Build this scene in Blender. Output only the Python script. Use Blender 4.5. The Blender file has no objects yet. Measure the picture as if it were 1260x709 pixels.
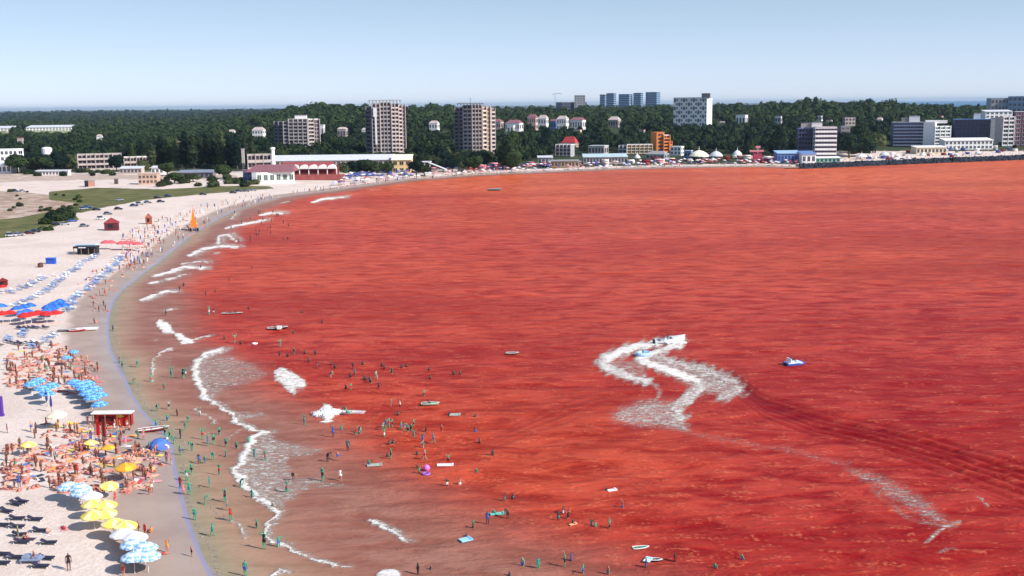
import bpy, bmesh, math, random
import numpy as np
from mathutils import Vector, Matrix, Euler
random.seed(7); np.random.seed(7)
R = math.radians
scene = bpy.context.scene
col = scene.collection

# ------------------------------------------------------------------ camera
CAM_H = 52.0; FPX = 1351.0; PITCH = 9.48; ROLL = -0.63      # focal length in pixels of a 1260 px wide frame
cd = bpy.data.cameras.new('camera'); cam = bpy.data.objects.new('camera', cd); col.objects.link(cam)
cd.sensor_width = 36.0; cd.lens = 36.0*FPX/1260.0; cd.clip_start = 1.0; cd.clip_end = 90000.0
CR = Matrix.Rotation(R(90-PITCH), 3, 'X') @ Matrix.Rotation(R(ROLL), 3, 'Z')
cam.matrix_world = Matrix.Translation((0, 0, CAM_H)) @ CR.to_4x4()
scene.camera = cam
CRN = np.array(CR)

# ------------------------------------------------------------------ sky, sun, exposure
SKY_TINT = (1.20, 1.42, 1.62)
SUN_EL = 36.0; SUN_AZ = 117.0      # compass bearing clockwise from the view axis
w = bpy.data.worlds.new('World'); scene.world = w; w.use_nodes = True
nt = w.node_tree; nt.nodes.clear()
sky = nt.nodes.new('ShaderNodeTexSky'); sky.sky_type = 'NISHITA'; sky.sun_disc = False
sky.sun_elevation = R(SUN_EL); sky.sun_rotation = R(SUN_AZ); sky.altitude = 50
sky.air_density = 1.0; sky.dust_density = 0.0; sky.ozone_density = 2.0
bg = nt.nodes.new('ShaderNodeBackground'); bg.inputs['Strength'].default_value = 0.15
wo = nt.nodes.new('ShaderNodeOutputWorld')
gm = nt.nodes.new('ShaderNodeGamma'); gm.inputs[1].default_value = 0.55
tn = nt.nodes.new('ShaderNodeVectorMath'); tn.operation = 'MULTIPLY'; tn.inputs[1].default_value = SKY_TINT
nt.links.new(sky.outputs[0], gm.inputs[0]); nt.links.new(gm.outputs[0], tn.inputs[0]); 
gtc = nt.nodes.new('ShaderNodeTexCoord'); gsx = nt.nodes.new('ShaderNodeSeparateXYZ'); nt.links.new(gtc.outputs['Generated'], gsx.inputs[0])   # whiter, brighter air low down all round the horizon
grm = nt.nodes.new('ShaderNodeMapRange'); grm.interpolation_type = 'SMOOTHSTEP'; grm.inputs[1].default_value = -0.02; grm.inputs[2].default_value = 0.12; nt.links.new(gsx.outputs[2], grm.inputs[0])
gmx = nt.nodes.new('ShaderNodeMix'); gmx.data_type = 'RGBA'; gmx.inputs[6].default_value = (1.10, 1.09, 1.38, 1); gmx.inputs[7].default_value = (0.92, 0.885, 0.94, 1); nt.links.new(grm.outputs[0], gmx.inputs[0])
gmu = nt.nodes.new('ShaderNodeVectorMath'); gmu.operation = 'MULTIPLY'; nt.links.new(tn.outputs[0], gmu.inputs[0]); nt.links.new(gmx.outputs[2], gmu.inputs[1]); nt.links.new(gmu.outputs[0], bg.inputs[0]); nt.links.new(bg.outputs[0], wo.inputs[0])
sl = bpy.data.lights.new('sun', 'SUN'); sl.energy = 5.0; sl.angle = R(0.5); sl.color = (1.0, 0.95, 0.88)
so = bpy.data.objects.new('sun', sl); col.objects.link(so); so.location = (400, 0, 300)
sdir = Vector((math.sin(R(SUN_AZ))*math.cos(R(SUN_EL)), math.cos(R(SUN_AZ))*math.cos(R(SUN_EL)), math.sin(R(SUN_EL))))
so.rotation_euler = sdir.to_track_quat('Z', 'Y').to_euler()
scene.view_settings.view_transform = 'Standard'; scene.view_settings.look = 'None'
scene.view_settings.exposure = 0.3; scene.view_settings.gamma = 1.0
scene.view_settings.use_curve_mapping = False

# ------------------------------------------------------------------ pixel <-> world
def ray(px, py):
    v = CR @ Vector(((px-630.0)/FPX, -(py-354.5)/FPX, -1.0)); return v
def at_z(px, py, z=0.0):
    v = ray(px, py); t = (z-CAM_H)/v.z; return Vector((v.x*t, v.y*t, z))
def at_d(px, py, D):
    v = ray(px, py); t = D/v.y; return Vector((v.x*t, D, CAM_H+v.z*t))
def proj(X, Y, Z):
    """numpy: world -> photo pixels"""
    dx, dy, dz = X, Y, Z-CAM_H
    c = CRN.T
    a = c[0,0]*dx+c[0,1]*dy+c[0,2]*dz; b = c[1,0]*dx+c[1,1]*dy+c[1,2]*dz; d = c[2,0]*dx+c[2,1]*dy+c[2,2]*dz
    d = np.minimum(d, -1e-3)
    return 630+FPX*a/(-d), 354.5-FPX*b/(-d)

SHORE_PX = [(420,1500),(345,1000),(300,800),(262,709),(247,678),(240,660),(232,640),(227,618),(222,598),(216,575),(213,548),(204,535),(190,520),(176,505),
 (163,485),(157,470),(146,450),(137,430),(134,410),(134,390),(140,370),(150,358),(165,346),(180,334),(198,321),(215,307),(230,294),(248,282),(266,271),
 (284,262),(305,254),(325,248),(345,243),(372,239),(400,236),(425,232),(450,229),(475,225.5),(500,222),(530,220),(560,217.5),(600,215),(640,213),
 (700,210.5),(760,208),(820,206.5),(880,205.5),(940,205),(985,206.5),(1050,203.5),(1120,200.5),(1190,198),(1260,196),(1400,191),(1700,184)]
SHORE = np.array([[at_z(*p).x, at_z(*p).y] for p in SHORE_PX])
SEAPOLY = np.vstack([SHORE, [[6000, SHORE[-1][1]], [6000, -600], [SHORE[0][0], -600]]])

def pip(X, Y, poly):
    ins = np.zeros(X.shape, bool); n = len(poly)
    for i in range(n):
        x1, y1 = poly[i]; x2, y2 = poly[(i+1) % n]
        if y1 == y2: continue
        c = ((y1 > Y) != (y2 > Y)) & (X < (x2-x1)*(Y-y1)/(y2-y1)+x1)
        ins ^= c
    return ins
def poly_dist(X, Y, pts, closed=False):
    d = np.full(X.shape, 1e12); n = len(pts)
    for i in range(n if closed else n-1):
        x1, y1 = pts[i]; x2, y2 = pts[(i+1) % n]
        vx, vy = x2-x1, y2-y1; L = vx*vx+vy*vy+1e-9
        t = np.clip(((X-x1)*vx+(Y-y1)*vy)/L, 0, 1)
        dd = (X-x1-t*vx)**2+(Y-y1-t*vy)**2
        d = np.minimum(d, dd)
    return np.sqrt(d)
def shore_d(X, Y):
    X = np.asarray(X, float); Y = np.asarray(Y, float)
    d = poly_dist(X, Y, SHORE)
    return np.where(pip(X, Y, SEAPOLY), -d, d)
def sstep(a, b, x):
    t = np.clip((x-a)/(b-a), 0, 1); return t*t*(3-2*t)
_rw = np.random.RandomState(3)
_NW = [(_rw.uniform(0, 2*math.pi), _rw.uniform(0, 6.28)) for _ in range(40)]
def wnoise(X, Y, lam, k0=0, n=8, ax=1.0):
    s = 0
    for i in range(n):
        a, ph = _NW[(k0+i) % 40]; l = lam*(0.6+0.1*i)
        s = s+np.sin((X*math.cos(a)*ax+Y*math.sin(a))*6.283/l+ph+1.7*np.sin((X*math.sin(a)*ax-Y*math.cos(a))*6.283/(l*2.3)+ph*2))
    return s/math.sqrt(n)/1.0
def height(X, Y, d=None):
    X = np.asarray(X, float); Y = np.asarray(Y, float)
    if d is None: d = shore_d(X, Y)
    land = 2.0*(1-np.exp(-np.maximum(d, 0)/40.0))+0.02*0
    land = land+0.10*sstep(12, 60, d)*wnoise(X, Y, 30, 2)*sstep(70, 140, d)+0.25*sstep(90, 200, d)*wnoise(X, Y, 90, 9)*(Y < 1200)
    u = X/np.maximum(Y, 1.0)
    ramp = np.interp(Y, [0, 950, 1080, 1200, 1500, 1900, 2400, 3500, 6000, 9000, 60000], [0, 0, 3.5, 7, 15, 18.5, 20, 20, 10, 5, 0])
    wl = sstep(-0.32, -0.15, u)*(1-0.35*sstep(0.34, 0.40, u)*sstep(1200, 1700, Y))
    hills = 18.0*np.exp(-((u+0.168)/0.048)**2)*np.exp(-((Y-2300)/500)**2)+10.0*np.exp(-((u+0.067)/0.028)**2)*np.exp(-((Y-2300)/500)**2) \
            + 12.0*np.exp(-((u-0.285)/0.085)**2)*np.exp(-((Y-2100)/450)**2)
    land = land+ramp*wl+hills
    return np.where(d > 0, land, np.maximum(-0.05*np.abs(d), -3.0))
def H1(x, y): return float(height(np.array([x]), np.array([y]))[0])
def on_land(px, py):
    z = 1.0
    for _ in range(7):
        p = at_z(px, py, z); z = 0.5*z+0.5*max(0.0, H1(p.x, p.y))
    p = at_z(px, py, z); p.z = max(0.0, H1(p.x, p.y)); return p
def ground(px, py):
    p = at_z(px, py, 0)
    return on_land(px, py) if float(shore_d(np.array([p.x]), np.array([p.y]))[0]) > 0 else p

# ------------------------------------------------------------------ naming
THINGS = []
def tag(o, label=None, cat=None, group=None, kind=None):
    if label: o['label'] = label
    if cat: o['category'] = cat
    if group: o['group'] = group
    if kind: o['kind'] = kind
    if label and not o.parent: THINGS.append(o)
    return o
def empty(name, loc, rz=0.0, scale=1.0):
    o = bpy.data.objects.new(name, None); col.objects.link(o); o.empty_display_size = 0.3
    o.location = loc; o.rotation_euler = (0, 0, rz); o.scale = (scale,)*3; return o
def link(name, me, parent=None, loc=(0, 0, 0), rz=0.0, mat=None):
    o = bpy.data.objects.new(name, me); col.objects.link(o); o.location = loc; o.rotation_euler = (0, 0, rz)
    if parent: o.parent = parent
    if mat:
        o.material_slots[0].link = 'OBJECT'; o.material_slots[0].material = mat
    return o
def copy_tree(o, parent=None):
    c = o.copy(); col.objects.link(c); c.parent = parent
    for ch in KIDS.get(o.name, []): copy_tree(ch, c)
    return c
KIDS = {}
def note_kids(root):
    for ch in root.children_recursive: KIDS.setdefault(ch.parent.name, []).append(ch)

# ------------------------------------------------------------------ materials
MATS = {}
def node(nt, t, **kw):
    n = nt.nodes.new(t)
    for k, v in kw.items(): setattr(n, k, v)
    return n
def mat(name, rgb, rough=0.7, var=0.15, scale=1.0, bump=0.0, spec=0.3, metal=0.0, coords='Object', emit=None, alpha=None):
    if name in MATS: return MATS[name]
    m = bpy.data.materials.new(name); m.use_nodes = True; t = m.node_tree; b = t.nodes['Principled BSDF']
    b.inputs['Roughness'].default_value = rough; b.inputs['Specular IOR Level'].default_value = spec
    b.inputs['Metallic'].default_value = metal
    tc = node(t, 'ShaderNodeTexCoord'); nz = node(t, 'ShaderNodeTexNoise'); nz.inputs['Scale'].default_value = scale
    nz.inputs['Detail'].default_value = 5
    t.links.new(tc.outputs[coords], nz.inputs['Vector'])
    mr = node(t, 'ShaderNodeMapRange'); mr.inputs['From Min'].default_value = 0.3; mr.inputs['From Max'].default_value = 0.7
    mr.inputs['To Min'].default_value = 1-var; mr.inputs['To Max'].default_value = 1+var*0.6
    t.links.new(nz.outputs[0], mr.inputs[0])
    vm = node(t, 'ShaderNodeVectorMath', operation='SCALE'); vm.inputs[0].default_value = rgb
    t.links.new(mr.outputs[0], vm.inputs['Scale']); t.links.new(vm.outputs[0], b.inputs['Base Color'])
    if bump:
        bp = node(t, 'ShaderNodeBump'); bp.inputs['Strength'].default_value = bump; bp.inputs['Distance'].default_value = 0.1
        t.links.new(nz.outputs[0], bp.inputs['Height']); t.links.new(bp.outputs[0], b.inputs['Normal'])
    MATS[name] = m; return m
def srgb(r, g, b):
    f = lambda c: ((c/255+0.055)/1.055)**2.4 if c > 10 else c/255/12.92
    return (f(r), f(g), f(b))

# ------------------------------------------------------------------ mesh builder
class MB:
    def __init__(s): s.v = []; s.f = []; s.mi = []
    def add(s, vs, fs, mi=0, M=None):
        n = len(s.v)
        s.v += [tuple(M @ Vector(v)) for v in vs] if M is not None else [tuple(v) for v in vs]
        s.f += [tuple(i+n for i in f) for f in fs]; s.mi += [mi]*len(fs); return s
    def box(s, x0, x1, y0, y1, z0, z1, mi=0, M=None):
        return s.add([(x0,y0,z0),(x1,y0,z0),(x1,y1,z0),(x0,y1,z0),(x0,y0,z1),(x1,y0,z1),(x1,y1,z1),(x0,y1,z1)],
                     [(0,3,2,1),(4,5,6,7),(0,1,5,4),(1,2,6,5),(2,3,7,6),(3,0,4,7)], mi, M)
    def tube(s, p0, p1, r0, r1=None, n=8, mi=0, caps=True):
        p0 = Vector(p0); p1 = Vector(p1); r1 = r0 if r1 is None else r1
        q = (p1-p0).to_track_quat('Z', 'Y'); vs = []
        for p, r in ((p0, r0), (p1, r1)):
            for k in range(n):
                a = 6.28318*k/n; vs.append(p+q @ Vector((r*math.cos(a), r*math.sin(a), 0)))
        fs = [(k, (k+1) % n, n+(k+1) % n, n+k) for k in range(n)]
        if caps: fs += [tuple(range(n-1, -1, -1)), tuple(range(n, 2*n))]
        return s.add(vs, fs, mi)
    def prism(s, pts, z0, z1, mi=0):
        n = len(pts); vs = [(x, y, z0) for x, y in pts]+[(x, y, z1) for x, y in pts]
        fs = [(k, (k+1) % n, n+(k+1) % n, n+k) for k in range(n)]+[tuple(range(n-1, -1, -1)), tuple(range(n, 2*n))]
        return s.add(vs, fs, mi)
    def lathe(s, prof, n=12, mi=0, sq=None):
        vs = []; fs = []
        for r, z in prof:
            for k in range(n):
                a = 6.28318*k/n; vs.append((r*math.cos(a), r*math.sin(a), z))
        for i in range(len(prof)-1):
            for k in range(n): fs.append((i*n+k, i*n+(k+1) % n, (i+1)*n+(k+1) % n, (i+1)*n+k))
        fs += [tuple(range(n-1, -1, -1)), tuple(range((len(prof)-1)*n, len(prof)*n))]
        return s.add(vs, fs, mi)
    def mesh(s, name, *mats, smooth=False):
        me = bpy.data.meshes.new(name); me.from_pydata(s.v, [], s.f)
        for m in mats: me.materials.append(m)
        if len(mats) > 1: me.polygons.foreach_set('material_index', s.mi)
        if smooth: me.polygons.foreach_set('use_smooth', [True]*len(s.f))
        me.update(); return me
    def build(s, name, m, parent=None, loc=(0, 0, 0), rz=0.0, smooth=False):
        ms = m if isinstance(m, (list, tuple)) else [m]
        return link(name, s.mesh(name, *ms, smooth=smooth), parent, loc, rz)
def np_mesh(name, V, F, m, smooth=False, attr=None):
    """V (n,3), F (m,k) numpy -> mesh"""
    me = bpy.data.meshes.new(name); k = F.shape[1]
    me.vertices.add(len(V)); me.vertices.foreach_set('co', V.astype(np.float32).ravel())
    me.loops.add(F.size); me.loops.foreach_set('vertex_index', F.astype(np.int32).ravel())
    me.polygons.add(len(F)); me.polygons.foreach_set('loop_start', np.arange(0, F.size, k, dtype=np.int32))
    me.polygons.foreach_set('loop_total', np.full(len(F), k, np.int32))
    if smooth: me.polygons.foreach_set('use_smooth', np.ones(len(F), bool))
    if attr is not None:
        for an, A in attr.items():
            ca = me.color_attributes.new(an, 'FLOAT_COLOR', 'POINT'); ca.data.foreach_set('color', A.astype(np.float32).ravel())
    me.materials.append(m); me.update(calc_edges=True); return me

# ------------------------------------------------------------------ terrain
def polar(th, rr):
    T, RR = np.meshgrid(th, rr); return RR*np.sin(T), RR*np.cos(T)
def grid_faces(nr, nc):
    i = np.arange(nr*nc).reshape(nr, nc)
    return np.stack([i[:-1,:-1], i[:-1,1:], i[1:,1:], i[1:,:-1]], -1).reshape(-1, 4)
th = np.radians(np.concatenate([np.linspace(-75, -29, 26), np.linspace(-28, 28, 480), np.linspace(29, 75, 26)]))
rr = np.concatenate([np.geomspace(30, 120, 30)[:-1], np.geomspace(120, 1600, 400)[:-1], np.geomspace(1600, 60000, 90)])
X, Y = polar(th, rr); D = shore_d(X, Y); Z = height(X, Y, D); PX, PY = proj(X, Y, Z)
paint = np.zeros(X.shape+(4,))
def in_px(poly, soft=2.0):
    ins = pip(PX, PY, poly); d = poly_dist(PX, PY, poly, True)
    return np.clip(0.5+np.where(ins, d, -d)/(2*soft), 0, 1)
vis = (Y > 10)
wob = 3*wnoise(X, Y, 40, 5)
grass = np.maximum.reduce([in_px([(60,236),(120,231),(200,233),(270,229),(330,229),(338,232),(250,239),(180,246),(130,255),(100,262),(84,259),(95,250),(60,246)], 1.2),
    in_px([(-60,276),(20,268),(60,261),(90,262),(98,270),(60,281),(20,291),(-60,300)], 1.5)])*vis
soil = np.maximum.reduce([in_px([(-80,232),(30,236),(70,241),(100,252),(92,262),(50,264),(-80,280)], 2.0)*0.85,
    in_px([(-80,212),(150,214),(290,214),(300,222),(150,222),(60,224),(-80,228)], 2)*0.55])*vis
floor_ = np.clip(sstep(860, 905, Y+wob*3+2600*np.maximum(0, -X/np.maximum(Y, 1)-0.6)), 0, 1)*(D > 25)
floor_ = np.where((PX > 330) & (PX < 520) & (Y < 900), 0, floor_)
floor_ = np.where(PX > 1000, floor_*(PY < 186), floor_)
field = ((X/np.maximum(Y, 1) < -0.2) & (Y > 2350) & (Y < 2950))*1.0
paint[..., 0] = np.clip(D/60.0, 0, 1); paint[..., 1] = grass; paint[..., 2] = soil; paint[..., 3] = floor_
paint2 = np.zeros(X.shape+(4,)); paint2[..., 0] = field; paint2[..., 3] = 1
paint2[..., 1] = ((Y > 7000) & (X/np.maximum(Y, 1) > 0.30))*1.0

def ground_material():
    m = bpy.data.materials.new('ground'); m.use_nodes = True; t = m.node_tree; L = t.links; b = t.nodes['Principled BSDF']
    b.inputs['Roughness'].default_value = 0.85; b.inputs['Specular IOR Level'].default_value = 0.15
    at = node(t, 'ShaderNodeAttribute'); at.attribute_name = 'paint'; sp = node(t, 'ShaderNodeSeparateColor'); L.new(at.outputs['Color'], sp.inputs[0])
    at2 = node(t, 'ShaderNodeAttribute'); at2.attribute_name = 'paint2'; sp2 = node(t, 'ShaderNodeSeparateColor'); L.new(at2.outputs['Color'], sp2.inputs[0])
    geo = node(t, 'ShaderNodeNewGeometry')
    def noise(s, det=4, rough=0.55, vec=None):
        n = node(t, 'ShaderNodeTexNoise'); n.inputs['Scale'].default_value = s; n.inputs['Detail'].default_value = det
        n.inputs['Roughness'].default_value = rough
        L.new(vec or geo.outputs['Position'], n.inputs['Vector']); return n.outputs[0]
    def mix(f, a, c):
        n = node(t, 'ShaderNodeMix'); n.data_type = 'RGBA'
        if isinstance(f, float): n.inputs[0].default_value = f
        else: L.new(f, n.inputs[0])
        for k, q in ((6, a), (7, c)):
            if isinstance(q, tuple): n.inputs[k].default_value = q+(1,)
            else: L.new(q, n.inputs[k])
        return n.outputs[2]
    def ramp(v, a, c, lo=0.0, hi=1.0):
        n = node(t, 'ShaderNodeMapRange'); n.interpolation_type = 'SMOOTHSTEP'
        for k, q in ((1, a), (2, c), (3, lo), (4, hi)): n.inputs[k].default_value = q
        L.new(v, n.inputs[0]); return n.outputs[0]
    def math_(op, a, c):
        n = node(t, 'ShaderNodeMath', operation=op)
        for k, q in ((0, a), (1, c)):
            if isinstance(q, (float, int)): n.inputs[k].default_value = q
            else: L.new(q, n.inputs[k])
        return n.outputs[0]
    n1 = noise(0.12, 6); n2 = noise(1.3, 5, 0.7); n3 = noise(0.02, 3)
    dry = mix(ramp(n2, 0.35, 0.7), SAND_A, SAND_B)
    dry = mix(ramp(n1, 0.45, 0.75, 0, 0.5), dry, SAND_C)
    dd = math_('ADD', sp.outputs[0], math_('MULTIPLY', math_('SUBTRACT', n1, 0.5), 0.10))
    sk_ = noise(2.2, 3, 0.8); dry = mix(ramp(sk_, 0.60, 0.72, 0, 0.45), dry, (0.30, 0.20, 0.16)); tr = noise(0.045, 5, 0.6); dry = mix(ramp(tr, 0.48, 0.60, 0, 0.30), dry, (0.50, 0.38, 0.32))
    wet = mix(ramp(n1, 0.3, 0.7), (0.42, 0.315, 0.26), (0.34, 0.25, 0.215))
    c = mix(ramp(dd, 0.13, 0.19), wet, dry)                 # sand that the swash smooths, up to about 9 m from the water
    c = mix(ramp(sp.outputs[0], 0.004, 0.012, 0.8, 0), c, (0.25, 0.25, 0.42))     # soaked edge strip, its lavender a painted sky reflection
    g = mix(ramp(n1, 0.35, 0.65), (0.09, 0.105, 0.03), (0.17, 0.15, 0.06)); g = mix(ramp(n2, 0.5, 0.75, 0, 0.6), g, (0.05, 0.075, 0.025))
    s = mix(ramp(n1, 0.4, 0.62), (0.36, 0.24, 0.17), (0.55, 0.43, 0.36)); s = mix(ramp(n2, 0.5, 0.7, 0, 0.8), s, (0.17, 0.12, 0.08))
    c = mix(ramp(math_('ADD', sp.outputs[2], math_('MULTIPLY', math_('SUBTRACT', n1, 0.5), 0.9)), 0.35, 0.6), c, s)
    c = mix(ramp(math_('ADD', sp.outputs[1], math_('MULTIPLY', math_('SUBTRACT', n1, 0.5), 0.8)), 0.4, 0.6), c, g)
    fl = mix(ramp(n1, 0.4, 0.6), (0.030, 0.042, 0.018), (0.060, 0.075, 0.03))
    c = mix(at.outputs['Alpha'], c, fl)
    fd = mix(ramp(n3, 0.4, 0.6), (0.22, 0.26, 0.09), (0.34, 0.33, 0.15))
    c = mix(sp2.outputs[0], c, fd)
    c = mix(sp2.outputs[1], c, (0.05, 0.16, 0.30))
    L.new(c, b.inputs['Base Color'])
    L.new(ramp(dd, 0.01, 0.1, 0.25, 0.9), b.inputs['Roughness'])
    bp = node(t, 'ShaderNodeBump'); bp.inputs['Strength'].default_value = 0.7; bp.inputs['Distance'].default_value = 0.25
    hm = math_('MULTIPLY', n2, ramp(dd, 0.12, 0.2)); L.new(hm, bp.inputs['Height']); L.new(bp.outputs[0], b.inputs['Normal'])
    return m
SAND_A = (0.66, 0.535, 0.47); SAND_B = (0.78, 0.66, 0.59); SAND_C = (0.66, 0.51, 0.42)
V = np.stack([X, Y, Z], -1).reshape(-1, 3)
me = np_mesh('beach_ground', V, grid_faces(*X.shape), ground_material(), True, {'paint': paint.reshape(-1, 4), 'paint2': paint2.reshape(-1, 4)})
tag(link('ground', me), kind='structure')

# ------------------------------------------------------------------ sea
th = np.radians(np.linspace(-27, 42, 560)); rr = np.concatenate([np.geomspace(45, 104, 30)[:-1], np.geomspace(104, 1150, 860)[:-1], np.geomspace(1150, 2600, 12)])
X, Y = polar(th, rr); D = shore_d(X, Y); PX, PY = proj(X, Y, np.zeros_like(X))
foam = np.zeros_like(X); dark = np.zeros_like(X)
def seg_px(pts, w0, w1=None, s=1.0, yk=1.6):
    """soft stroke along a line given by its picture positions; width in pixels, vertical shrunk by foreshortening"""
    global foam
    w1 = w0 if w1 is None else w1; n = len(pts)
    x0, x1 = min(p[0] for p in pts)-25, max(p[0] for p in pts)+25; y0, y1 = min(p[1] for p in pts)-25, max(p[1] for p in pts)+25
    m = (PX > x0) & (PX < x1) & (PY > y0) & (PY < y1)
    if not m.any(): return
    A, B = PX[m], PY[m]*yk; best = np.zeros(A.shape)
    for i in range(n-1):
        ax, ay = pts[i][0], pts[i][1]*yk; bx, by = pts[i+1][0], pts[i+1][1]*yk
        vx, vy = bx-ax, by-ay; t = np.clip(((A-ax)*vx+(B-ay)*vy)/(vx*vx+vy*vy+1e-9), 0, 1)
        dd = np.hypot(A-ax-t*vx, B-ay-t*vy); ww = (w0+(w1-w0)*(i+t)/(n-1))*(0.75+0.5*np.sin(A*0.21+B*0.13)**2)*(0.62 if pts[0][1] < 376 else 1.0)
        best = np.maximum(best, np.clip(1.0-dd/(ww*1.45), 0, 1)**1.1)
        if pts[0][0] < 480 and w0 > 3:      # spent foam left on the seaward side of the crest
            sh = w0*1.5; t2 = np.clip(((A-sh-ax)*vx+(B+sh*.25-ay)*vy)/(vx*vx+vy*vy+1e-9), 0, 1); d2 = np.hypot(A-sh-ax-t2*vx, B+sh*.25-ay-t2*vy)
            best = np.maximum(best, np.clip(1.0-d2/(w0*2.4), 0, 1)*0.50)
    foam[m] = np.maximum(foam[m], np.clip(best*1.25, 0, 1)*s)
def area_px(pts, s, soft=4.0, s2=None):
    global foam
    x0, x1 = min(p[0] for p in pts)-15, max(p[0] for p in pts)+15; y0, y1 = min(p[1] for p in pts)-15, max(p[1] for p in pts)+15
    m = (PX > x0) & (PX < x1) & (PY > y0) & (PY < y1)
    if not m.any(): return
    A, B = PX[m], PY[m]; ins = pip(A, B, pts); d = poly_dist(A, B, pts, True)
    v = np.clip(0.5+np.where(ins, d, -d)/(2*soft), 0, 1)
    sv = s if s2 is None else s+(s2-s)*np.clip((A-x0)/(x1-x0), 0, 1)
    foam[m] = np.maximum(foam[m], v*sv)
_PX, _PY = PX, PY
wk = np.clip(190/Y, 0.15, 1.1)*np.where(PX > 690, 0.55, 1.0)
PX = PX+wk*(2.2*wnoise(X, Y, 7.0, 1, 8)+1.3*wnoise(X, Y, 2.6, 13, 8)); PY = PY+wk*(1.3*wnoise(X, Y, 9.0, 17, 8)+0.8*wnoise(X, Y, 3.2, 25, 8))
# breaking waves, from the bottom of the beach to its far end
area_px([(335,458),(345,452),(362,457),(379,470),(376,477),(367,480),(361,489),(352,479),(340,468)], .88, 2.5)
area_px([(391,505),(397,497),(408,498),(412,505),(408,516),(400,520),(393,513)], 1.0, 1.6)
seg_px([(272,431),(255,436),(243,446),(240,456),(244,472),(251,489)], 6, 6); seg_px([(251,489),(268,500),(284,509),(287,520),(300,525),(318,531)], 4, 4)
area_px([(268,432),(300,441),(335,459),(320,470),(290,478),(265,488),(250,488),(240,455)], 0.56, 5, 0.42)
area_px([(284,508),(325,506),(330,511),(300,517),(288,520)], 0.60, 3)
seg_px([(326,533),(312,537),(306,552),(296,566),(289,575),(300,596),(318,612),(338,629)], 8, 7); seg_px([(338,629),(341,634),(331,645),(328,660),(335,668)], 4, 3)
area_px([(326,533),(360,543),(398,552),(402,560),(355,566),(368,584),(440,598),(446,605),(385,601),(350,622),(338,629),(318,612),(295,585),(290,574),(306,552)], 0.66, 5, 0.40)
seg_px([(343,668),(356,676),(374,684),(392,692),(426,697)], 4, 3, .95); seg_px([(455,641),(470,650),(486,657),(503,667)], 5, 4.5, 1.0)
area_px([(458,712),(468,701),(484,700),(498,709),(498,720)], .95, 3); seg_px([(333,709),(342,699),(352,704)], 5, 4, .9)
seg_px([(285,640),(292,646),(300,656),(298,664)], 3.5, 2.5, .85); seg_px([(255,618),(268,634),(280,641)], 2, 3, .55)
seg_px([(240,505),(254,511),(270,520)], 2.2, 2.6, .8); seg_px([(297,528),(284,536),(274,546)], 2, 2, .6)
area_px([(190,399),(196,393),(207,397),(216,406),(212,411),(200,411)], 1.0, 1.6); area_px([(212,410),(222,409),(232,417),(242,419),(236,424),(222,423)], 1.0, 1.5)
seg_px([(236,420),(246,416),(256,414)], 4, 2.5, .85); seg_px([(203,383),(210,380)], 4, 4, .8); seg_px([(184,420),(194,417)], 2.5, 2.5, .6)
seg_px([(187,470),(189,455),(188,446),(196,435),(206,431),(214,432)], 3, 2.5, .85); area_px([(190,452),(196,436),(214,432),(216,440),(204,455)], .33, 4)
seg_px([(173,370),(188,364),(204,358),(214,360)], 5, 4); seg_px([(182,349),(194,348)], 4, 4, .9)
seg_px([(188,340),(208,336),(226,328),(250,331)], 5, 6); seg_px([(205,344),(228,338)], 4, 3, .8); seg_px([(225,325),(240,322),(255,323)], 4, 3, .9)
seg_px([(233,315),(248,307),(270,303),(291,304)], 5, 5); seg_px([(268,300),(268,291),(280,289),(290,297)], 5, 4, .95); seg_px([(262,312),(272,311)], 3, 3, .7)
seg_px([(277,281),(290,278),(305,275),(326,271)], 4, 5); seg_px([(284,270),(291,262)], 3.5, 3, .8); seg_px([(320,265),(334,262),(346,263)], 5, 4)
seg_px([(384,249),(398,245),(422,243)], 4, 4); seg_px([(427,240),(433,240)], 3, 3, .6); seg_px([(346,250),(356,248)], 3, 3, .6); seg_px([(455,234),(470,233)], 2.5, 2, .5)
# swash edge: a thin broken line of froth where the film of water stops
foam = np.maximum(foam, (np.abs(D+1.1+0.7*wnoise(X, Y, 16, 21)) < 0.45)*0.42)
# speedboat wake
seg_px([(838,417),(815,421),(790,425),(765,432),(748,440)], 10, 14, .95); seg_px([(748,440),(742,447),(752,456),(772,463),(796,469)], 15, 12, .82)
seg_px([(796,469),(812,480),(806,494)], 5, 5, .55)
seg_px([(835,426),(818,430),(800,436),(790,440)], 8, 9, .9); seg_px([(786,436),(790,445),(812,453),(838,461),(856,467)], 10, 14, .95)
seg_px([(856,467),(862,478),(848,488),(832,502),(838,516)], 16, 13, .74); area_px([(800,436),(842,446),(892,460),(910,472),(900,488),(862,486),(835,470),(792,448)], .62, 6); area_px([(748,436),(790,444),(800,470),(770,462),(744,448)], .50, 4)
seg_px([(806,438),(830,446),(860,452),(888,461),(905,470),(906,480),(890,488)], 13, 16, .70)
area_px([(745,514),(762,499),(792,490),(832,490),(842,508),(852,530),(846,536),(815,528),(785,527),(758,522)], .60, 8)
seg_px([(846,534),(880,540),(920,546),(980,556),(1040,570)], 9, 13, .35)
area_px([(1030,568),(1070,576),(1110,592),(1150,620),(1178,644),(1160,650),(1120,634),(1080,606),(1045,586)], .50, 9)
seg_px([(1178,642),(1160,650),(1140,668)], 7, 5, .62); seg_px([(1155,680),(1172,676)], 5, 5, .5); seg_px([(1203,612),(1214,622)], 4, 3, .6); seg_px([(1070,600),(1120,640),(1170,650)], 9, 9, .40)

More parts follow.
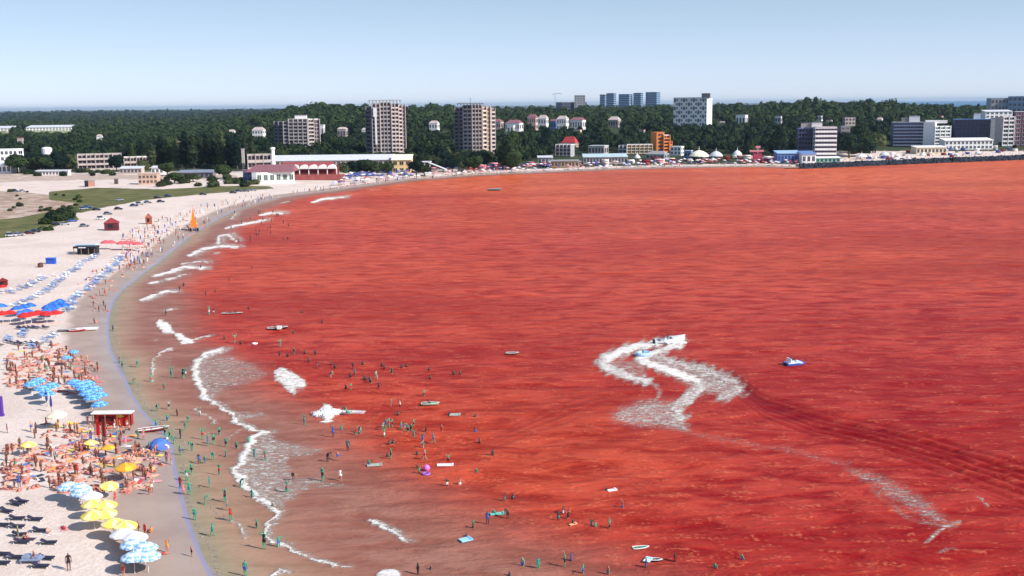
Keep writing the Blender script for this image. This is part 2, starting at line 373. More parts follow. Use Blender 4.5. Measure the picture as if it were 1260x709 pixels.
PX, PY = _PX, _PY
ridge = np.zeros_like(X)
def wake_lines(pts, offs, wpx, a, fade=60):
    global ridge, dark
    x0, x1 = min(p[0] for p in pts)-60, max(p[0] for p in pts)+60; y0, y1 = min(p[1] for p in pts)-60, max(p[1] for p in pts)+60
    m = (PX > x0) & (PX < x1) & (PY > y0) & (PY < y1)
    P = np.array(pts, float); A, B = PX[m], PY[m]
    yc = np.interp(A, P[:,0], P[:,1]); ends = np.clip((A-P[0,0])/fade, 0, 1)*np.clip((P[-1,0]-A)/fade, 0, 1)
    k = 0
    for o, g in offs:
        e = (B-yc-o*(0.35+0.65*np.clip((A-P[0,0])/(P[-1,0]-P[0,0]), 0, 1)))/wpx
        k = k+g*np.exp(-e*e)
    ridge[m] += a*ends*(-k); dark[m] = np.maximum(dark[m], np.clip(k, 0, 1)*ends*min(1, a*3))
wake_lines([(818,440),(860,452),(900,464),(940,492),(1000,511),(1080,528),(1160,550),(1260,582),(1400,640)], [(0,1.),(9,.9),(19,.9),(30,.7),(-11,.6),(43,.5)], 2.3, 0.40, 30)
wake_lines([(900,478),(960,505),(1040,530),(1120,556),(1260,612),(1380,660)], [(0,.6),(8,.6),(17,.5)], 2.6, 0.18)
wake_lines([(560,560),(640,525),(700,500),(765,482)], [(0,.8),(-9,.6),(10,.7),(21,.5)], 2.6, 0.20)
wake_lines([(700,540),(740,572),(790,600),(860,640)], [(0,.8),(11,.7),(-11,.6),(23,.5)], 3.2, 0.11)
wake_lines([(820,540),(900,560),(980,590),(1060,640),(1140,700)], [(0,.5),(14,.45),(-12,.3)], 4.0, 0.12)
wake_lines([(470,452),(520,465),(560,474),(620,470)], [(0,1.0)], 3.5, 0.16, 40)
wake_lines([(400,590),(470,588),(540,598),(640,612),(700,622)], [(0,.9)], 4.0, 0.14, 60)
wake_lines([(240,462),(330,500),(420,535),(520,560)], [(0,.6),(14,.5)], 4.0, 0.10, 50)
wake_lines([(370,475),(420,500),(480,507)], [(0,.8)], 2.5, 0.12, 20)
deep = sstep(2, 45, -D)
disp = 0.07*wnoise(X, Y, 9, 11, 8, 0.35)+0.07*wnoise(X, Y, 22, 15, 8, 0.4)
Z = disp*deep+ridge*deep+0.14*sstep(0.45, 1.0, foam)*sstep(1, 6, -D)
paint = np.zeros(X.shape+(4,)); paint[..., 0] = foam
shoal = np.clip(-D/60.0, 0, 1)
# width of the milky shallows changes along the shore
k = np.interp(PY, [200, 300, 420, 560, 700], [0.35, 0.45, 0.55, 0.75, 1.1])
paint[..., 1] = np.clip((-D/60.0)/k, 0, 1)
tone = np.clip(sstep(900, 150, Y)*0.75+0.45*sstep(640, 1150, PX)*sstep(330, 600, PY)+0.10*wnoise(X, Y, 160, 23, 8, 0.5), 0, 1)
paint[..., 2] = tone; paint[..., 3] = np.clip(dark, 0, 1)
F = grid_faces(*X.shape); dm = D.reshape(-1)[F].min(1); F = F[dm < 4.0]
used = np.unique(F); mp = np.zeros(X.size, int); mp[used] = np.arange(len(used))

def sea_material():
    m = bpy.data.materials.new('red_sea_water'); m.use_nodes = True; t = m.node_tree; L = t.links; b = t.nodes['Principled BSDF']
    at = node(t, 'ShaderNodeAttribute'); at.attribute_name = 'paint'; sp = node(t, 'ShaderNodeSeparateColor'); L.new(at.outputs['Color'], sp.inputs[0])
    geo = node(t, 'ShaderNodeNewGeometry')
    def mapping(sx, sy, rz=0):
        n = node(t, 'ShaderNodeMapping'); n.inputs['Scale'].default_value = (sx, sy, 1); n.inputs['Rotation'].default_value = (0, 0, R(rz))
        L.new(geo.outputs['Position'], n.inputs['Vector']); return n.outputs[0]
    def noise(s, det, vec, rough=0.55, dist=0.0):
        n = node(t, 'ShaderNodeTexNoise'); n.inputs['Scale'].default_value = s; n.inputs['Detail'].default_value = det
        n.inputs['Roughness'].default_value = rough; n.inputs['Distortion'].default_value = dist; L.new(vec, n.inputs['Vector']); return n.outputs[0]
    def mix(f, a, c):
        n = node(t, 'ShaderNodeMix'); n.data_type = 'RGBA'
        if isinstance(f, float): n.inputs[0].default_value = f
        else: L.new(f, n.inputs[0])
        for k, q in ((6, a), (7, c)):
            if isinstance(q, tuple): n.inputs[k].default_value = q+(1,)
            else: L.new(q, n.inputs[k])
        return n.outputs[2]
    def ramp(v, a, c, lo=0.0, hi=1.0):
        n = node(t, 'ShaderNodeMapRange'); n.interpolation_type = 'SMOOTHSTEP'
        for k, q in ((1, a), (2, c), (3, lo), (4, hi)): n.inputs[k].default_value = q
        L.new(v, n.inputs[0]); return n.outputs[0]
    def math_(op, a, c):
        n = node(t, 'ShaderNodeMath', operation=op)
        for k, q in ((0, a), (1, c)):
            if isinstance(q, (float, int)): n.inputs[k].default_value = q
            else: L.new(q, n.inputs[k])
        return n.outputs[0]
    v1 = mapping(0.42, 1.0, 7); v2 = mapping(0.16, 0.55, -4); v3 = mapping(1, 1, 0)
    ripple = noise(0.55, 6, v1, 0.62, 0.4); streak = noise(0.24, 7, v1, 0.68, 0.4); patch = noise(0.035, 4, v2, 0.55)
    fine = noise(1.6, 5, v3, 0.65)
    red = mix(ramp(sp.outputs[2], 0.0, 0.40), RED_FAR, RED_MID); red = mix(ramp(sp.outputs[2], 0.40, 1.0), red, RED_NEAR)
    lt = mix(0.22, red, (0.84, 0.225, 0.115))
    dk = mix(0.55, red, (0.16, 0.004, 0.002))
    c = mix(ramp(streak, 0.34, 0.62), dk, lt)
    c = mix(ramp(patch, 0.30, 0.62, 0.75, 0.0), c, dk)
    c = mix(ramp(math_('MULTIPLY', ripple, fine), 0.28, 0.38, 0, 0.40), c, (0.80, 0.24, 0.12))  # ripple highlights painted as paler colour, like the lt streaks
    c = mix(math_('MULTIPLY', at.outputs['Alpha'], 0.85), c, (0.20, 0.006, 0.012))  # trough shade of the wake lines painted into the colour
    # shallows: milky tan, then brown, then red
    sh = math_('ADD', sp.outputs[1], math_('MULTIPLY', math_('SUBTRACT', patch, 0.5), 0.5))
    sh = math_('ADD', sh, math_('MULTIPLY', math_('SUBTRACT', streak, 0.5), 0.22))
    brown = mix(ramp(streak, 0.35, 0.65), (0.27, 0.095, 0.065), (0.36, 0.165, 0.120))
    tan = mix(ramp(streak, 0.35, 0.65), (0.32, 0.195, 0.125), (0.43, 0.275, 0.185))
    c = mix(ramp(sh, 0.38, 0.85), brown, c)
    c = mix(ramp(sh, 0.04, 0.27), tan, c)
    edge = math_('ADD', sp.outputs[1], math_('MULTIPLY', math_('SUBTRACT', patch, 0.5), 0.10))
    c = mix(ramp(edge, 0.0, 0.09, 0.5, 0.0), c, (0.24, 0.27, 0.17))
    c = mix(ramp(edge, 0.0, 0.005, 0.35, 0.0), c, (0.25, 0.26, 0.36))  # lavender sky reflection painted along the water's edge
    # foam
    fv = mapping(0.6, 1.2, 12); fn = noise(1.3, 7, fv, 0.72, 1.0); ff = noise(5.0, 4, fv, 0.7, 0.5)
    fn = math_('ADD', math_('MULTIPLY', fn, 0.7), math_('MULTIPLY', ff, 0.3))
    fm = math_('ADD', sp.outputs[0], math_('MULTIPLY', math_('SUBTRACT', fn, 0.5), 3.1))
    fmask = math_('MULTIPLY', ramp(fm, 0.44, 0.88), ramp(sp.outputs[0], 0.03, 0.35))
    thin = math_('MULTIPLY', ramp(sp.outputs[0], 0.15, 0.9, 0, 0.55), ramp(fm, 0.2, 0.7, 0.4, 1.0))
    c = mix(thin, c, (0.62, 0.47, 0.40))
    c = mix(fmask, c, (0.92, 0.86, 0.80))
    L.new(c, b.inputs['Base Color'])
    L.new(ramp(fmask, 0, 1, 0.35, 0.9), b.inputs['Roughness'])
    b.inputs['IOR'].default_value = 1.33; b.inputs['Specular IOR Level'].default_value = 0.03
    bp = node(t, 'ShaderNodeBump'); bp.inputs['Strength'].default_value = 1.0; bp.inputs['Distance'].default_value = 0.9
    hh = math_('ADD', math_('MULTIPLY', ripple, 0.55), math_('MULTIPLY', streak, 0.8)); hh = math_('ADD', hh, math_('MULTIPLY', fine, 0.07))
    hh = math_('MULTIPLY', hh, ramp(sp.outputs[1], 0.0, 0.5, 0.25, 1.0)); hh = math_('ADD', hh, math_('MULTIPLY', math_('MULTIPLY', fmask, fn), 0.5))
    L.new(hh, bp.inputs['Height']); L.new(bp.outputs[0], b.inputs['Normal'])
    return m
RED_FAR = (0.70, 0.125, 0.035); RED_MID = (0.54, 0.050, 0.018); RED_NEAR = (0.40, 0.006, 0.013)  # far coral holds sky reflection and haze painted into the water colour
V = np.stack([X, Y, Z], -1).reshape(-1, 3)[used]
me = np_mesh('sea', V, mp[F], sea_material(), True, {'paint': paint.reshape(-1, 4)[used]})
tag(link('sea', me), kind='structure')
# ------------------------------------------------------------------ palette
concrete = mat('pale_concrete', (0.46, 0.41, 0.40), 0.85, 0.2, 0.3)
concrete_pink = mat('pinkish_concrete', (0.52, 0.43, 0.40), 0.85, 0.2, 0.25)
concrete_dark = mat('dark_and_shaded_concrete', (0.20, 0.185, 0.20), 0.9, 0.25, 0.3)  # dark concrete; also the painted shade of the hotel towers' left wings
white_wall = mat('white_render', (0.86, 0.84, 0.82), 0.8, 0.06, 0.4)
cream_wall = mat('cream_render', (0.72, 0.62, 0.45), 0.8, 0.1, 0.4)
pink_wall = mat('pink_render', (0.62, 0.45, 0.38), 0.85, 0.15, 0.4)
orange_wall = mat('orange_render', (0.80, 0.26, 0.07), 0.8, 0.1, 0.5)
blue_wall = mat('blue_panel', (0.14, 0.24, 0.48), 0.6, 0.15, 0.4)
navy_wall = mat('dark_blue_and_shade_panel', (0.055, 0.06, 0.12), 0.5, 0.2, 0.3)  # dark blue panels; also painted shade on the rightmost tower's left wing
grey_wall = mat('grey_render', (0.38, 0.38, 0.40), 0.85, 0.15, 0.4)
hazed_far_wall = mat('hazed_block_render', (0.22, 0.34, 0.50), 0.85, 0.1, 0.1)  # distance haze put into the wall colour as blue
glass = mat('window_glass', (0.03, 0.035, 0.06), 0.12, 0.2, 0.5, spec=0.5)
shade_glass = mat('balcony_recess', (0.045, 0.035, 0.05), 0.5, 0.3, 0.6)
red_tile = mat('red_roof_tile', (0.36, 0.07, 0.075), 0.8, 0.2, 0.8, 0.3)
plum_tile = mat('plum_roof_tile', (0.26, 0.11, 0.13), 0.8, 0.2, 0.8, 0.3)
bright_red_tile = mat('bright_red_roof_tile', (0.50, 0.05, 0.06), 0.8, 0.15, 0.8, 0.3)
roof_grey = mat('flat_roof_felt', (0.30, 0.29, 0.30), 0.9, 0.15, 0.3)
roof_white = mat('pale_sheet_roof', (0.66, 0.66, 0.70), 0.6, 0.12, 0.3)
red_paint = mat('red_paint', (0.50, 0.02, 0.02), 0.5, 0.15, 1.5)
dark_red = mat('dark_red_canvas', (0.20, 0.02, 0.02), 0.8, 0.3, 1.5)
yellow_paint = mat('yellow_paint', (0.85, 0.55, 0.08), 0.6, 0.1, 1)
black_paint = mat('black_paint', (0.015, 0.015, 0.02), 0.4, 0.2, 1)
white_paint = mat('white_paint', (0.82, 0.82, 0.82), 0.4, 0.05, 1)
metal_grey = mat('grey_metal', (0.35, 0.36, 0.38), 0.4, 0.1, 1, metal=0.6)
wood = mat('weathered_wood', (0.24, 0.16, 0.10), 0.8, 0.2, 2)

KEEP = []      # picture rectangles (x0, y0, x1, y1, distance) that no nearer tree may cover
_fc = {}
def cell_mesh(kind, bw, fh, m1, m2):
    key = (kind, round(bw, 1), round(fh, 1), m1.name, m2.name)
    if key in _fc: return _fc[key]
    m = MB(); bw = round(bw, 1); fh = round(fh, 1)
    if kind == 'window':        # x along wall, -y outwards
        m.box(bw*.20, bw*.80, -.06, .02, fh*.28, fh*.80, 1); m.box(bw*.16, bw*.84, -.16, .02, fh*.20, fh*.27, 0)
        m.box(bw*.485, bw*.515, -.10, -.05, fh*.28, fh*.80, 0)
        m.box(bw*.17, bw*.20, -.12, .02, fh*.27, fh*.82, 0); m.box(bw*.80, bw*.83, -.12, .02, fh*.27, fh*.82, 0)
    elif kind == 'balcony':
        m.box(0.05, bw-0.05, -1.45, 0.0, 0, .22, 0); m.box(0.05, bw-0.05, -1.5, -1.36, 0.2, fh*.40, 0)
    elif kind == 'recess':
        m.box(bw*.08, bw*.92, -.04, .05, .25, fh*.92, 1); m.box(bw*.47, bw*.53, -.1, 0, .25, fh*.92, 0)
    elif kind == 'band':
        m.box(0, bw, -.05, .02, fh*.35, fh*.82, 1)
        n = max(2, int(bw/2.5))
        for k in range(n+1): m.box(bw*k/n-.06, bw*k/n+.06, -.12, 0, fh*.35, fh*.82, 0)
    elif kind == 'slab':
        m.box(0, bw, -.9, .02, -.15, fh*.30, 0)
    me = m.mesh(kind, m1, m2); _fc[key] = me; return me
def facade(root, p0, p1, z0, z1, nf, nb, style, wallm, glassm, skip=(), par=None):
    """p0 -> p1 along the wall, outside on the right-hand side"""
    p0 = Vector(p0); p1 = Vector(p1); e = p1-p0; Ln = e.length; a = math.atan2(e.y, e.x)
    n = Vector((e.y, -e.x)).normalized(); fh = (z1-z0)/nf; bw = Ln/nb; rl = root.location.copy(); root = par or root
    def put(kind, name, i, j, out=0.0, ww=None):
        me = cell_mesh(kind, ww or bw, fh, wallm, glassm); q = p0+e*(i/nb)+n*(0.004+out)
        return link(name, me, root, (q.x-rl.x, q.y-rl.y, z0+fh*j-rl.z), a)
    for j in range(nf):
        if style in ('band', 'slabband'):
            put('band', 'window_band', 0, j, 0, Ln)
            if style == 'slabband': put('slab', 'floor_band', 0, j, 0, Ln)
            continue
        for i in range(nb):
            if (i, j) in skip: continue
            if style == 'grid': put('window', 'window', i, j)
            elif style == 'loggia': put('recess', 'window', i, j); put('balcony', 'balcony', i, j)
            elif style == 'checker':
                k = (i+2*((nf-1-j) % 2)) % 4
                if k == 0: put('recess', 'loggia_opening', i, j, 0, bw)
                elif k in (1, 3): put('window', 'window', i, j)
            elif style == 'mixed':
                put('recess', 'window', i, j)
                if i % 2 == 0: put('balcony', 'balcony', i, j)
    if style in ('loggia', 'mixed'):
        for i in range(nb+1):
            q = p0+e*(i/nb); m = MB(); m.box(-.28, .28, -1.75, -0.01, 0, z1-z0+1.0)
            m.build('pier', wallm, root, (q.x-rl.x, q.y-rl.y, z0-rl.z), a)
def bpoly(px0, px1, D, poly, zref=10.0):
    A = at_d(px0, 160, D); B = at_d(px1, 160, D); W = B.x-A.x
    th_ = math.atan2((A.x+B.x)/2, D); c, s = math.cos(th_), math.sin(th_); cx = (A.x+B.x)/2
    out = []
    for u, v in poly:
        x = (u-0.5)*W*c; y = v*W   # local frame facing the camera
        out.append((cx+x*c+y*s, D-x*s+y*c))
    return out, W
def rect(s, side='left', a=35):
    """front face and one side face; s = share of the width taken by the side face"""
    t = math.tan(R(a)); d2 = (1-s)*math.tan(R(90-a)) if False else None
    if side == 'left':
        d2 = (1-s)*math.tan(R(a)); d1 = s/math.tan(R(a)); return [(0, d1), (s, 0), (1, d2), (1-s, d1+d2)]
    d1 = (1-s)*math.tan(R(a)); d2 = s/math.tan(R(a)); return [(0, d1), (1-s, 0), (1, d2), (s, d1+d2)]
def ztop(px, py, D): return at_d(px, py, D).z
def building(name, label, cat, px0, px1, D, blocks, group=None, yvis=None, zb=None):
    c0, W = bpoly(px0, px1, D, [(0.5, 0.3)]); cx, cy = c0[0]
    zb = H1(cx, cy)-0.5 if zb is None else zb
    root = empty(name, (cx, cy, zb)); top = 999
    for bk in blocks:
        pts, W = bpoly(px0, px1, D, bk['poly']); zt = ztop((px0+px1)/2, bk['top'], D); top = min(top, bk['top'])
        z0 = zb if 'bot' not in bk else ztop((px0+px1)/2, bk['bot'], D)
        lp = [(x-cx, y-cy) for x, y in pts]
        m = MB(); m.prism(lp, z0-zb, zt-zb); wob_ = m.build(bk.get('name', 'wall'), bk['wall'], root)
        if bk.get('roof', True) is not None and bk.get('roof', True):
            ax = sum(p[0] for p in lp)/len(lp); ay = sum(p[1] for p in lp)/len(lp)
            m = MB(); k = 1+0.8/max(4, W)
            m.prism([(ax+(x-ax)*k, ay+(y-ay)*k) for x, y in lp], zt-zb, zt-zb+0.5)
            m.prism([(ax+(x-ax)*k*0.93, ay+(y-ay)*k*0.93) for x, y in lp], zt-zb+0.5, zt-zb+0.55)
            m.build('roof', bk.get('roofm', roof_grey), root)
        for (i, nb, nf, style, wm, gm, *sk) in bk.get('faces', []):
            facade(root, pts[i], pts[(i+1) % len(pts)], max(z0, zb+1.0), zt-0.3, nf, nb, style, wm, gm, *(sk or [()]), par=wob_)
    tag(root, label, cat, group)
    KEEP.append((px0-1, top-1, px1+1, yvis if yvis else (top+25), D))
    return root

# --- the three stepped hotel towers of the wood
G3 = 'stepped concrete hotel towers'  # dark left and pale right blocks: sun and shade painted into the walls
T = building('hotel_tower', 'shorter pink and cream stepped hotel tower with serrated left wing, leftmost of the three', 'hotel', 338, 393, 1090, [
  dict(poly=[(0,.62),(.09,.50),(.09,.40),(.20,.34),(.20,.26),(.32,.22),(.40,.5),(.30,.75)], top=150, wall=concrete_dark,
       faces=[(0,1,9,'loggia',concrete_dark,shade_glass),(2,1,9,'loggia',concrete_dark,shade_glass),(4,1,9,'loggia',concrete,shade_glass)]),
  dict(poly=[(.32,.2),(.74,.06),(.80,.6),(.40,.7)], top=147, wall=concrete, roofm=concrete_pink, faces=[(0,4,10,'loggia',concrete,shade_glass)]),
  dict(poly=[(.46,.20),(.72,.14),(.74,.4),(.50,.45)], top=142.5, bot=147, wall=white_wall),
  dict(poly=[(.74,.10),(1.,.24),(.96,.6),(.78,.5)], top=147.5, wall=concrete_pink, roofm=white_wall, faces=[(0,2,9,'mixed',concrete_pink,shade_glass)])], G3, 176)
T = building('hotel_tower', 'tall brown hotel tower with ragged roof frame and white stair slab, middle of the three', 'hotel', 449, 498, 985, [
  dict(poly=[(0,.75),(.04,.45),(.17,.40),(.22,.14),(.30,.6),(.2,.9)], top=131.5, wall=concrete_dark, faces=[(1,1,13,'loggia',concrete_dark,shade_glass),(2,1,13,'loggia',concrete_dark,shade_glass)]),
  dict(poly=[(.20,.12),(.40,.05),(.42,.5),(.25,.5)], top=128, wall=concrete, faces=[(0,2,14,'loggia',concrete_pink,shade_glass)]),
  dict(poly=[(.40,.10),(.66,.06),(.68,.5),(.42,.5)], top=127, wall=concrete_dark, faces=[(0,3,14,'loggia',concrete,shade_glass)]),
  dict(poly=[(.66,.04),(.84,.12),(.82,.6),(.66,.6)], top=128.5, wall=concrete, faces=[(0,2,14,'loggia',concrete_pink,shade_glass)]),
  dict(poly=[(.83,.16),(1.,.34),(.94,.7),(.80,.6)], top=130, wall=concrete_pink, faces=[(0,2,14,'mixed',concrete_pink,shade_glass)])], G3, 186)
def roof_frame(root, px0, px1, D, y0, y1, m, n=6):
    rl = root.location; mb = MB(); A = at_d(px0, y0, D); B = at_d(px1, y0, D); zt = ztop(px0, y1, D)
    for k in range(n+1):
        x = A.x+(B.x-A.x)*k/n-rl.x; mb.box(x-.35, x+.35, D+2-rl.y, D+3-rl.y, A.z-.5-rl.z, zt-rl.z)
    mb.box(A.x-rl.x-.8, B.x-rl.x+.8, D+1.5-rl.y, D+5-rl.y, zt-rl.z, zt-rl.z+.7); mb.build('roof_frame', m, root)
roof_frame(T, 454, 492, 985, 127, 124.2, concrete, 9)
rl = T.location; A = at_d(459, 133, 985); m = MB(); m.box(0, 3.2, -2.6, -.2, 0, ztop(459,133,985)-ztop(459,144,985)); m.build('stair_slab', white_wall, T, (A.x-rl.x, 985+3-rl.y, ztop(459,144,985)-rl.z))
m = MB(); m.box(0, 1.6, -2.6, -.2, 0, ztop(459,144,985)-ztop(459,178,985)); m.build('stair_slab', white_wall, T, (A.x+1.2-rl.x, 985+3-rl.y, ztop(459,178,985)-rl.z))
T = building('hotel_tower', 'tall brown hotel tower with sunlit cream right flank and roof aerial, rightmost of the three', 'hotel', 559, 608, 1000, [
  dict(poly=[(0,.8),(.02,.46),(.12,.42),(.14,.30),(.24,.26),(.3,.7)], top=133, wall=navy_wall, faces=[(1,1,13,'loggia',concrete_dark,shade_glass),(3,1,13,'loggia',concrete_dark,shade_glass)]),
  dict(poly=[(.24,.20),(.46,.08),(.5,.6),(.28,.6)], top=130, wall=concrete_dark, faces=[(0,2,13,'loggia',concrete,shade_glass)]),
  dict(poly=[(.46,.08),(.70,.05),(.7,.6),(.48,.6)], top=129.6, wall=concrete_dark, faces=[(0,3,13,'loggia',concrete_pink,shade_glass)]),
  dict(poly=[(.70,.05),(.90,.16),(.86,.6),(.70,.6)], top=132, wall=cream_wall, faces=[(0,2,12,'mixed',mat('tower_sunlit_cream', (0.78,0.60,0.48), 0.85, .1, .3),shade_glass)]),
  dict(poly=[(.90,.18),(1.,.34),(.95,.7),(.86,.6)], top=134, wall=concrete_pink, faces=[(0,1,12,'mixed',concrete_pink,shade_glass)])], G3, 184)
roof_frame(T, 563, 594, 1000, 129.5, 128, concrete_dark, 8)
m = MB(); m.tube((0,0,0), (0,0,7.5), .3, .12, 6); m.tube((-1.2,0,5.5), (1.2,0,5.5), .15, .15, 5); rl = T.location; A = at_d(578, 129.5, 1000)
m.build('aerial', metal_grey, T, (A.x-rl.x, 8, A.z-rl.z))

# --- hotel with the chequered front on the hill
T = building('chequered_hotel', 'white hotel slab with chequered pattern of dark openings above the wood', 'hotel', 828, 876, 1430, [
  dict(poly=rect(0.14, 'right', 20), top=120.5, wall=white_wall, roofm=concrete_dark,
       faces=[(0,14,8,'checker',white_wall,mat('hotel_openings', (0.10, 0.055, 0.07), .6, .3, .5)), (1,1,1,'none',white_wall,glass)]),
  dict(poly=[(.72,.05),(.93,.0),(.95,.2),(.74,.25)], top=115.5, bot=120.5, wall=concrete_dark)], None, 153)
# --- red-roofed villa and low houses on the hill
def house(px0, px1, yroof, ytop_wall, D, wallm, roofm, label, name='house', cat='house', a=20, side='right', nf=2, nb=5, hip=True, yvis=None, s=.22, group=None):
    if hip and roofm is roof_white: roofm = concrete_pink
    root = building(name, label, cat, px0, px1, D, [dict(poly=rect(s, side, a), top=ytop_wall, wall=wallm, roof=not hip,
            roofm=roofm, faces=[(0, nb if side == 'right' else 2, nf, 'grid', wallm, glass), (1, 2 if side == 'right' else nb, nf, 'grid', wallm, glass)])], group, yvis or ytop_wall+8)
    if hip:
        pts, W = bpoly(px0, px1, D, rect(s, side, a)); rl = root.location
        zt = ztop((px0+px1)/2, ytop_wall, D); zr = ztop((px0+px1)/2, yroof, D)+.5
        P = [Vector((x-rl.x, y-rl.y)) for x, y in pts]; c = sum(P, Vector((0, 0)))/4
        P = [c+(p-c)*(1+1.0/max(6, W)) for p in P]
        e0, e1 = (P[1]-P[0]).length, (P[2]-P[1]).length
        if e0 > e1: r0, r1 = (P[0]+P[3])/2*.62+c*.38, (P[1]+P[2])/2*.62+c*.38; fs = [(0,1,5,4),(1,2,5),(2,3,4,5),(3,0,4),(3,2,1,0)]
        else: r0, r1 = (P[0]+P[1])/2*.62+c*.38, (P[2]+P[3])/2*.62+c*.38; fs = [(0,1,4),(1,2,5,4),(2,3,5),(3,0,4,5),(3,2,1,0)]
        m = MB(); m.add([(p.x, p.y, zt-rl.z) for p in P]+[(r0.x, r0.y, zr-rl.z), (r1.x, r1.y, zr-rl.z)], fs); m.build('roof', roofm, root)
    return root
house(691, 712, 169, 176, 1150, pink_wall, bright_red_tile, 'villa with bright red hipped roof among the dark trees', a=25, yvis=184, nb=4)
HD = 'houses on the wooded hill'
house(601, 620, 147, 150, 1560, concrete_pink, plum_tile, 'long low mauve-roofed house beside the right tower', group=HD, nf=1, nb=6)
house(622, 644, 148, 151.5, 1480, white_wall, plum_tile, 'low house with a white gable end left of the twin-gabled house', group=HD, nf=1, nb=6)
house(624, 634, 152, 154.5, 1400, white_wall, roof_white, 'small white flat-roofed block below the low gabled house', group=HD, hip=False, nf=1, nb=2)
house(649, 662, 141, 145, 1500, pink_wall, plum_tile, 'left half of the twin-gabled pink house on the hill', group=HD, nb=4)
house(662, 675, 142, 146, 1470, white_wall, roof_white, 'right white half of the twin-gabled house on the hill', group=HD, nb=3, yvis=155)
house(677, 686, 147, 149, 1540, blue_wall, plum_tile, 'small blue-walled house between two white ones', group=HD, nf=1, nb=3)
house(685, 700, 143, 146.5, 1480, white_wall, roof_white, 'broad white house with pale roof right of the blue one', group=HD, nb=4)
house(701, 721, 145, 148, 1510, white_wall, plum_tile, 'long white house with dark roof, rightmost of the hill row', group=HD, nf=1, nb=5)
house(748, 764, 144, 147.5, 1600, concrete_pink, roof_white, 'pale gabled house half sunk in the wood under the far tower blocks', group=HD, nf=1, nb=4)
house(528, 541, 149, 152, 1400, white_wall, roof_white, 'white two-storey house in the trees between the two brown towers', nb=3, yvis=158)
house(392, 400, 152, 154, 1300, white_wall, roof_white, 'small white cube house touching the right side of the shorter tower', nf=1, nb=2, hip=False)
house(310, 327, 157, 160, 1450, white_wall, roof_white, 'white house with pale roof left of the shorter tower', nb=4)
house(415, 428, 157, 159, 1350, concrete, roof_white, 'grey house in trees between the shorter and the middle tower', nb=3, nf=1)
house(905, 920, 139, 142, 1500, white_wall, roof_white, 'small white house in the wood right of the chequered hotel', nf=1, nb=3, hip=False)
house(953, 962, 140, 143.5, 1600, white_wall, roof_white, 'lone white cube among trees above the beach bars', nf=1, nb=2, hip=False)
house(1004, 1012, 139, 143, 1650, white_wall, roof_white, 'small white house high in the wood above the banded hotel', nf=1, nb=2, hip=False)
house(1036, 1052, 142, 145, 1500, concrete_pink, roof_grey, 'beige house in dark trees right of the banded hotel', nf=2, nb=3, hip=False, side='left', yvis=156)
sm = [(445,452,158,160),(508,516,147,149),(545,553,160,162),(612,622,158,160),(628,637,163,165),(655,663,160,162),(706,716,158,160),(731,741,153,155),(752,760,160,162),(770,778,153,155),(786,794,158,160),(716,723,165,167),(884,893,150,152),(930,938,150,152),(1016,1024,146,148),(1060,1069,150,152),(1078,1086,145,147),(1108,1120,140,142),(1150,1160,141,143),(1186,1198,137,139),(118,126,166,168),(64,72,176,178),(215,224,172,174),(135,142,167,169),(280,290,160,162),(232,240,158,160),(20,28,168,170),(437,446,167,169)]
for k, (a, b_, t, w_) in enumerate(sm[::2]): house(a, b_, t, w_, 1180+40*((170-t) % 12)+(170-t)*12, [white_wall, concrete_pink, white_wall, cream_wall][k % 4], [roof_white, plum_tile, roof_white, red_tile][(k*3) % 4], '%s small house with %s roof glimpsed among the trees' % (['white','pinkish','white','cream'][k % 4], ['pale','plum','pale','red'][(k*3) % 4]), group='small houses among the trees', nf=1, nb=2, hip=k % 2 == 0, yvis=w_+1.5)
# --- far tower blocks, blue with haze painted on the walls
for k, (a, b, t, lb) in enumerate([(738,746,116.5,'slim leftmost block of the far haze-blue tower group'), (746,758,114.8,'broad second block of the far haze-blue tower group'),
      (761,778,116,'pale striped third block of the far tower group'), (779,791,114.5,'fourth block of the far haze-blue tower group'), (794,812,113.5,'widest rightmost block of the far haze-blue tower group')]):
    T = building('tower_block', lb, 'tower block', a, b, 4300, [dict(poly=rect(.25, 'right', 25), top=t, wall=hazed_far_wall, faces=[(0,1,10,'band',hazed_far_wall,glass),(1,1,10,'band',hazed_far_wall,glass)])], 'far tower blocks on the skyline', 127)
building('hotel_block', 'wide hazy block with a raised centre on the skyline left of the far towers', 'building', 684, 722, 2900, [
   dict(poly=rect(.2,'left',20), top=126, wall=navy_wall, faces=[(1,1,4,'band',grey_wall,glass)]),
   dict(poly=[(.60,.05),(.95,.05),(.95,.3),(.6,.3)], top=117.5, wall=grey_wall, faces=[(0,4,9,'grid',grey_wall,glass)])], None, 131)
m = MB(); root = empty('tower_crane', at_d(683, 128, 2800)); m.tube((0,0,-5), (0,0,26), .5, .5, 5); m.build('mast', metal_grey, root)
m = MB(); m.tube((-6,0,25), (17,0,25), .4, .4, 4); m.tube((0,0,28), (15,0,25.3), .15, .15, 4); m.build('jib', metal_grey, root)
m = MB(); m.box(-6.5,-4,-1,1,23,25); m.build('counterweight', concrete, root)
tag(root, 'thin tower crane standing on the skyline left of the far towers', 'crane')

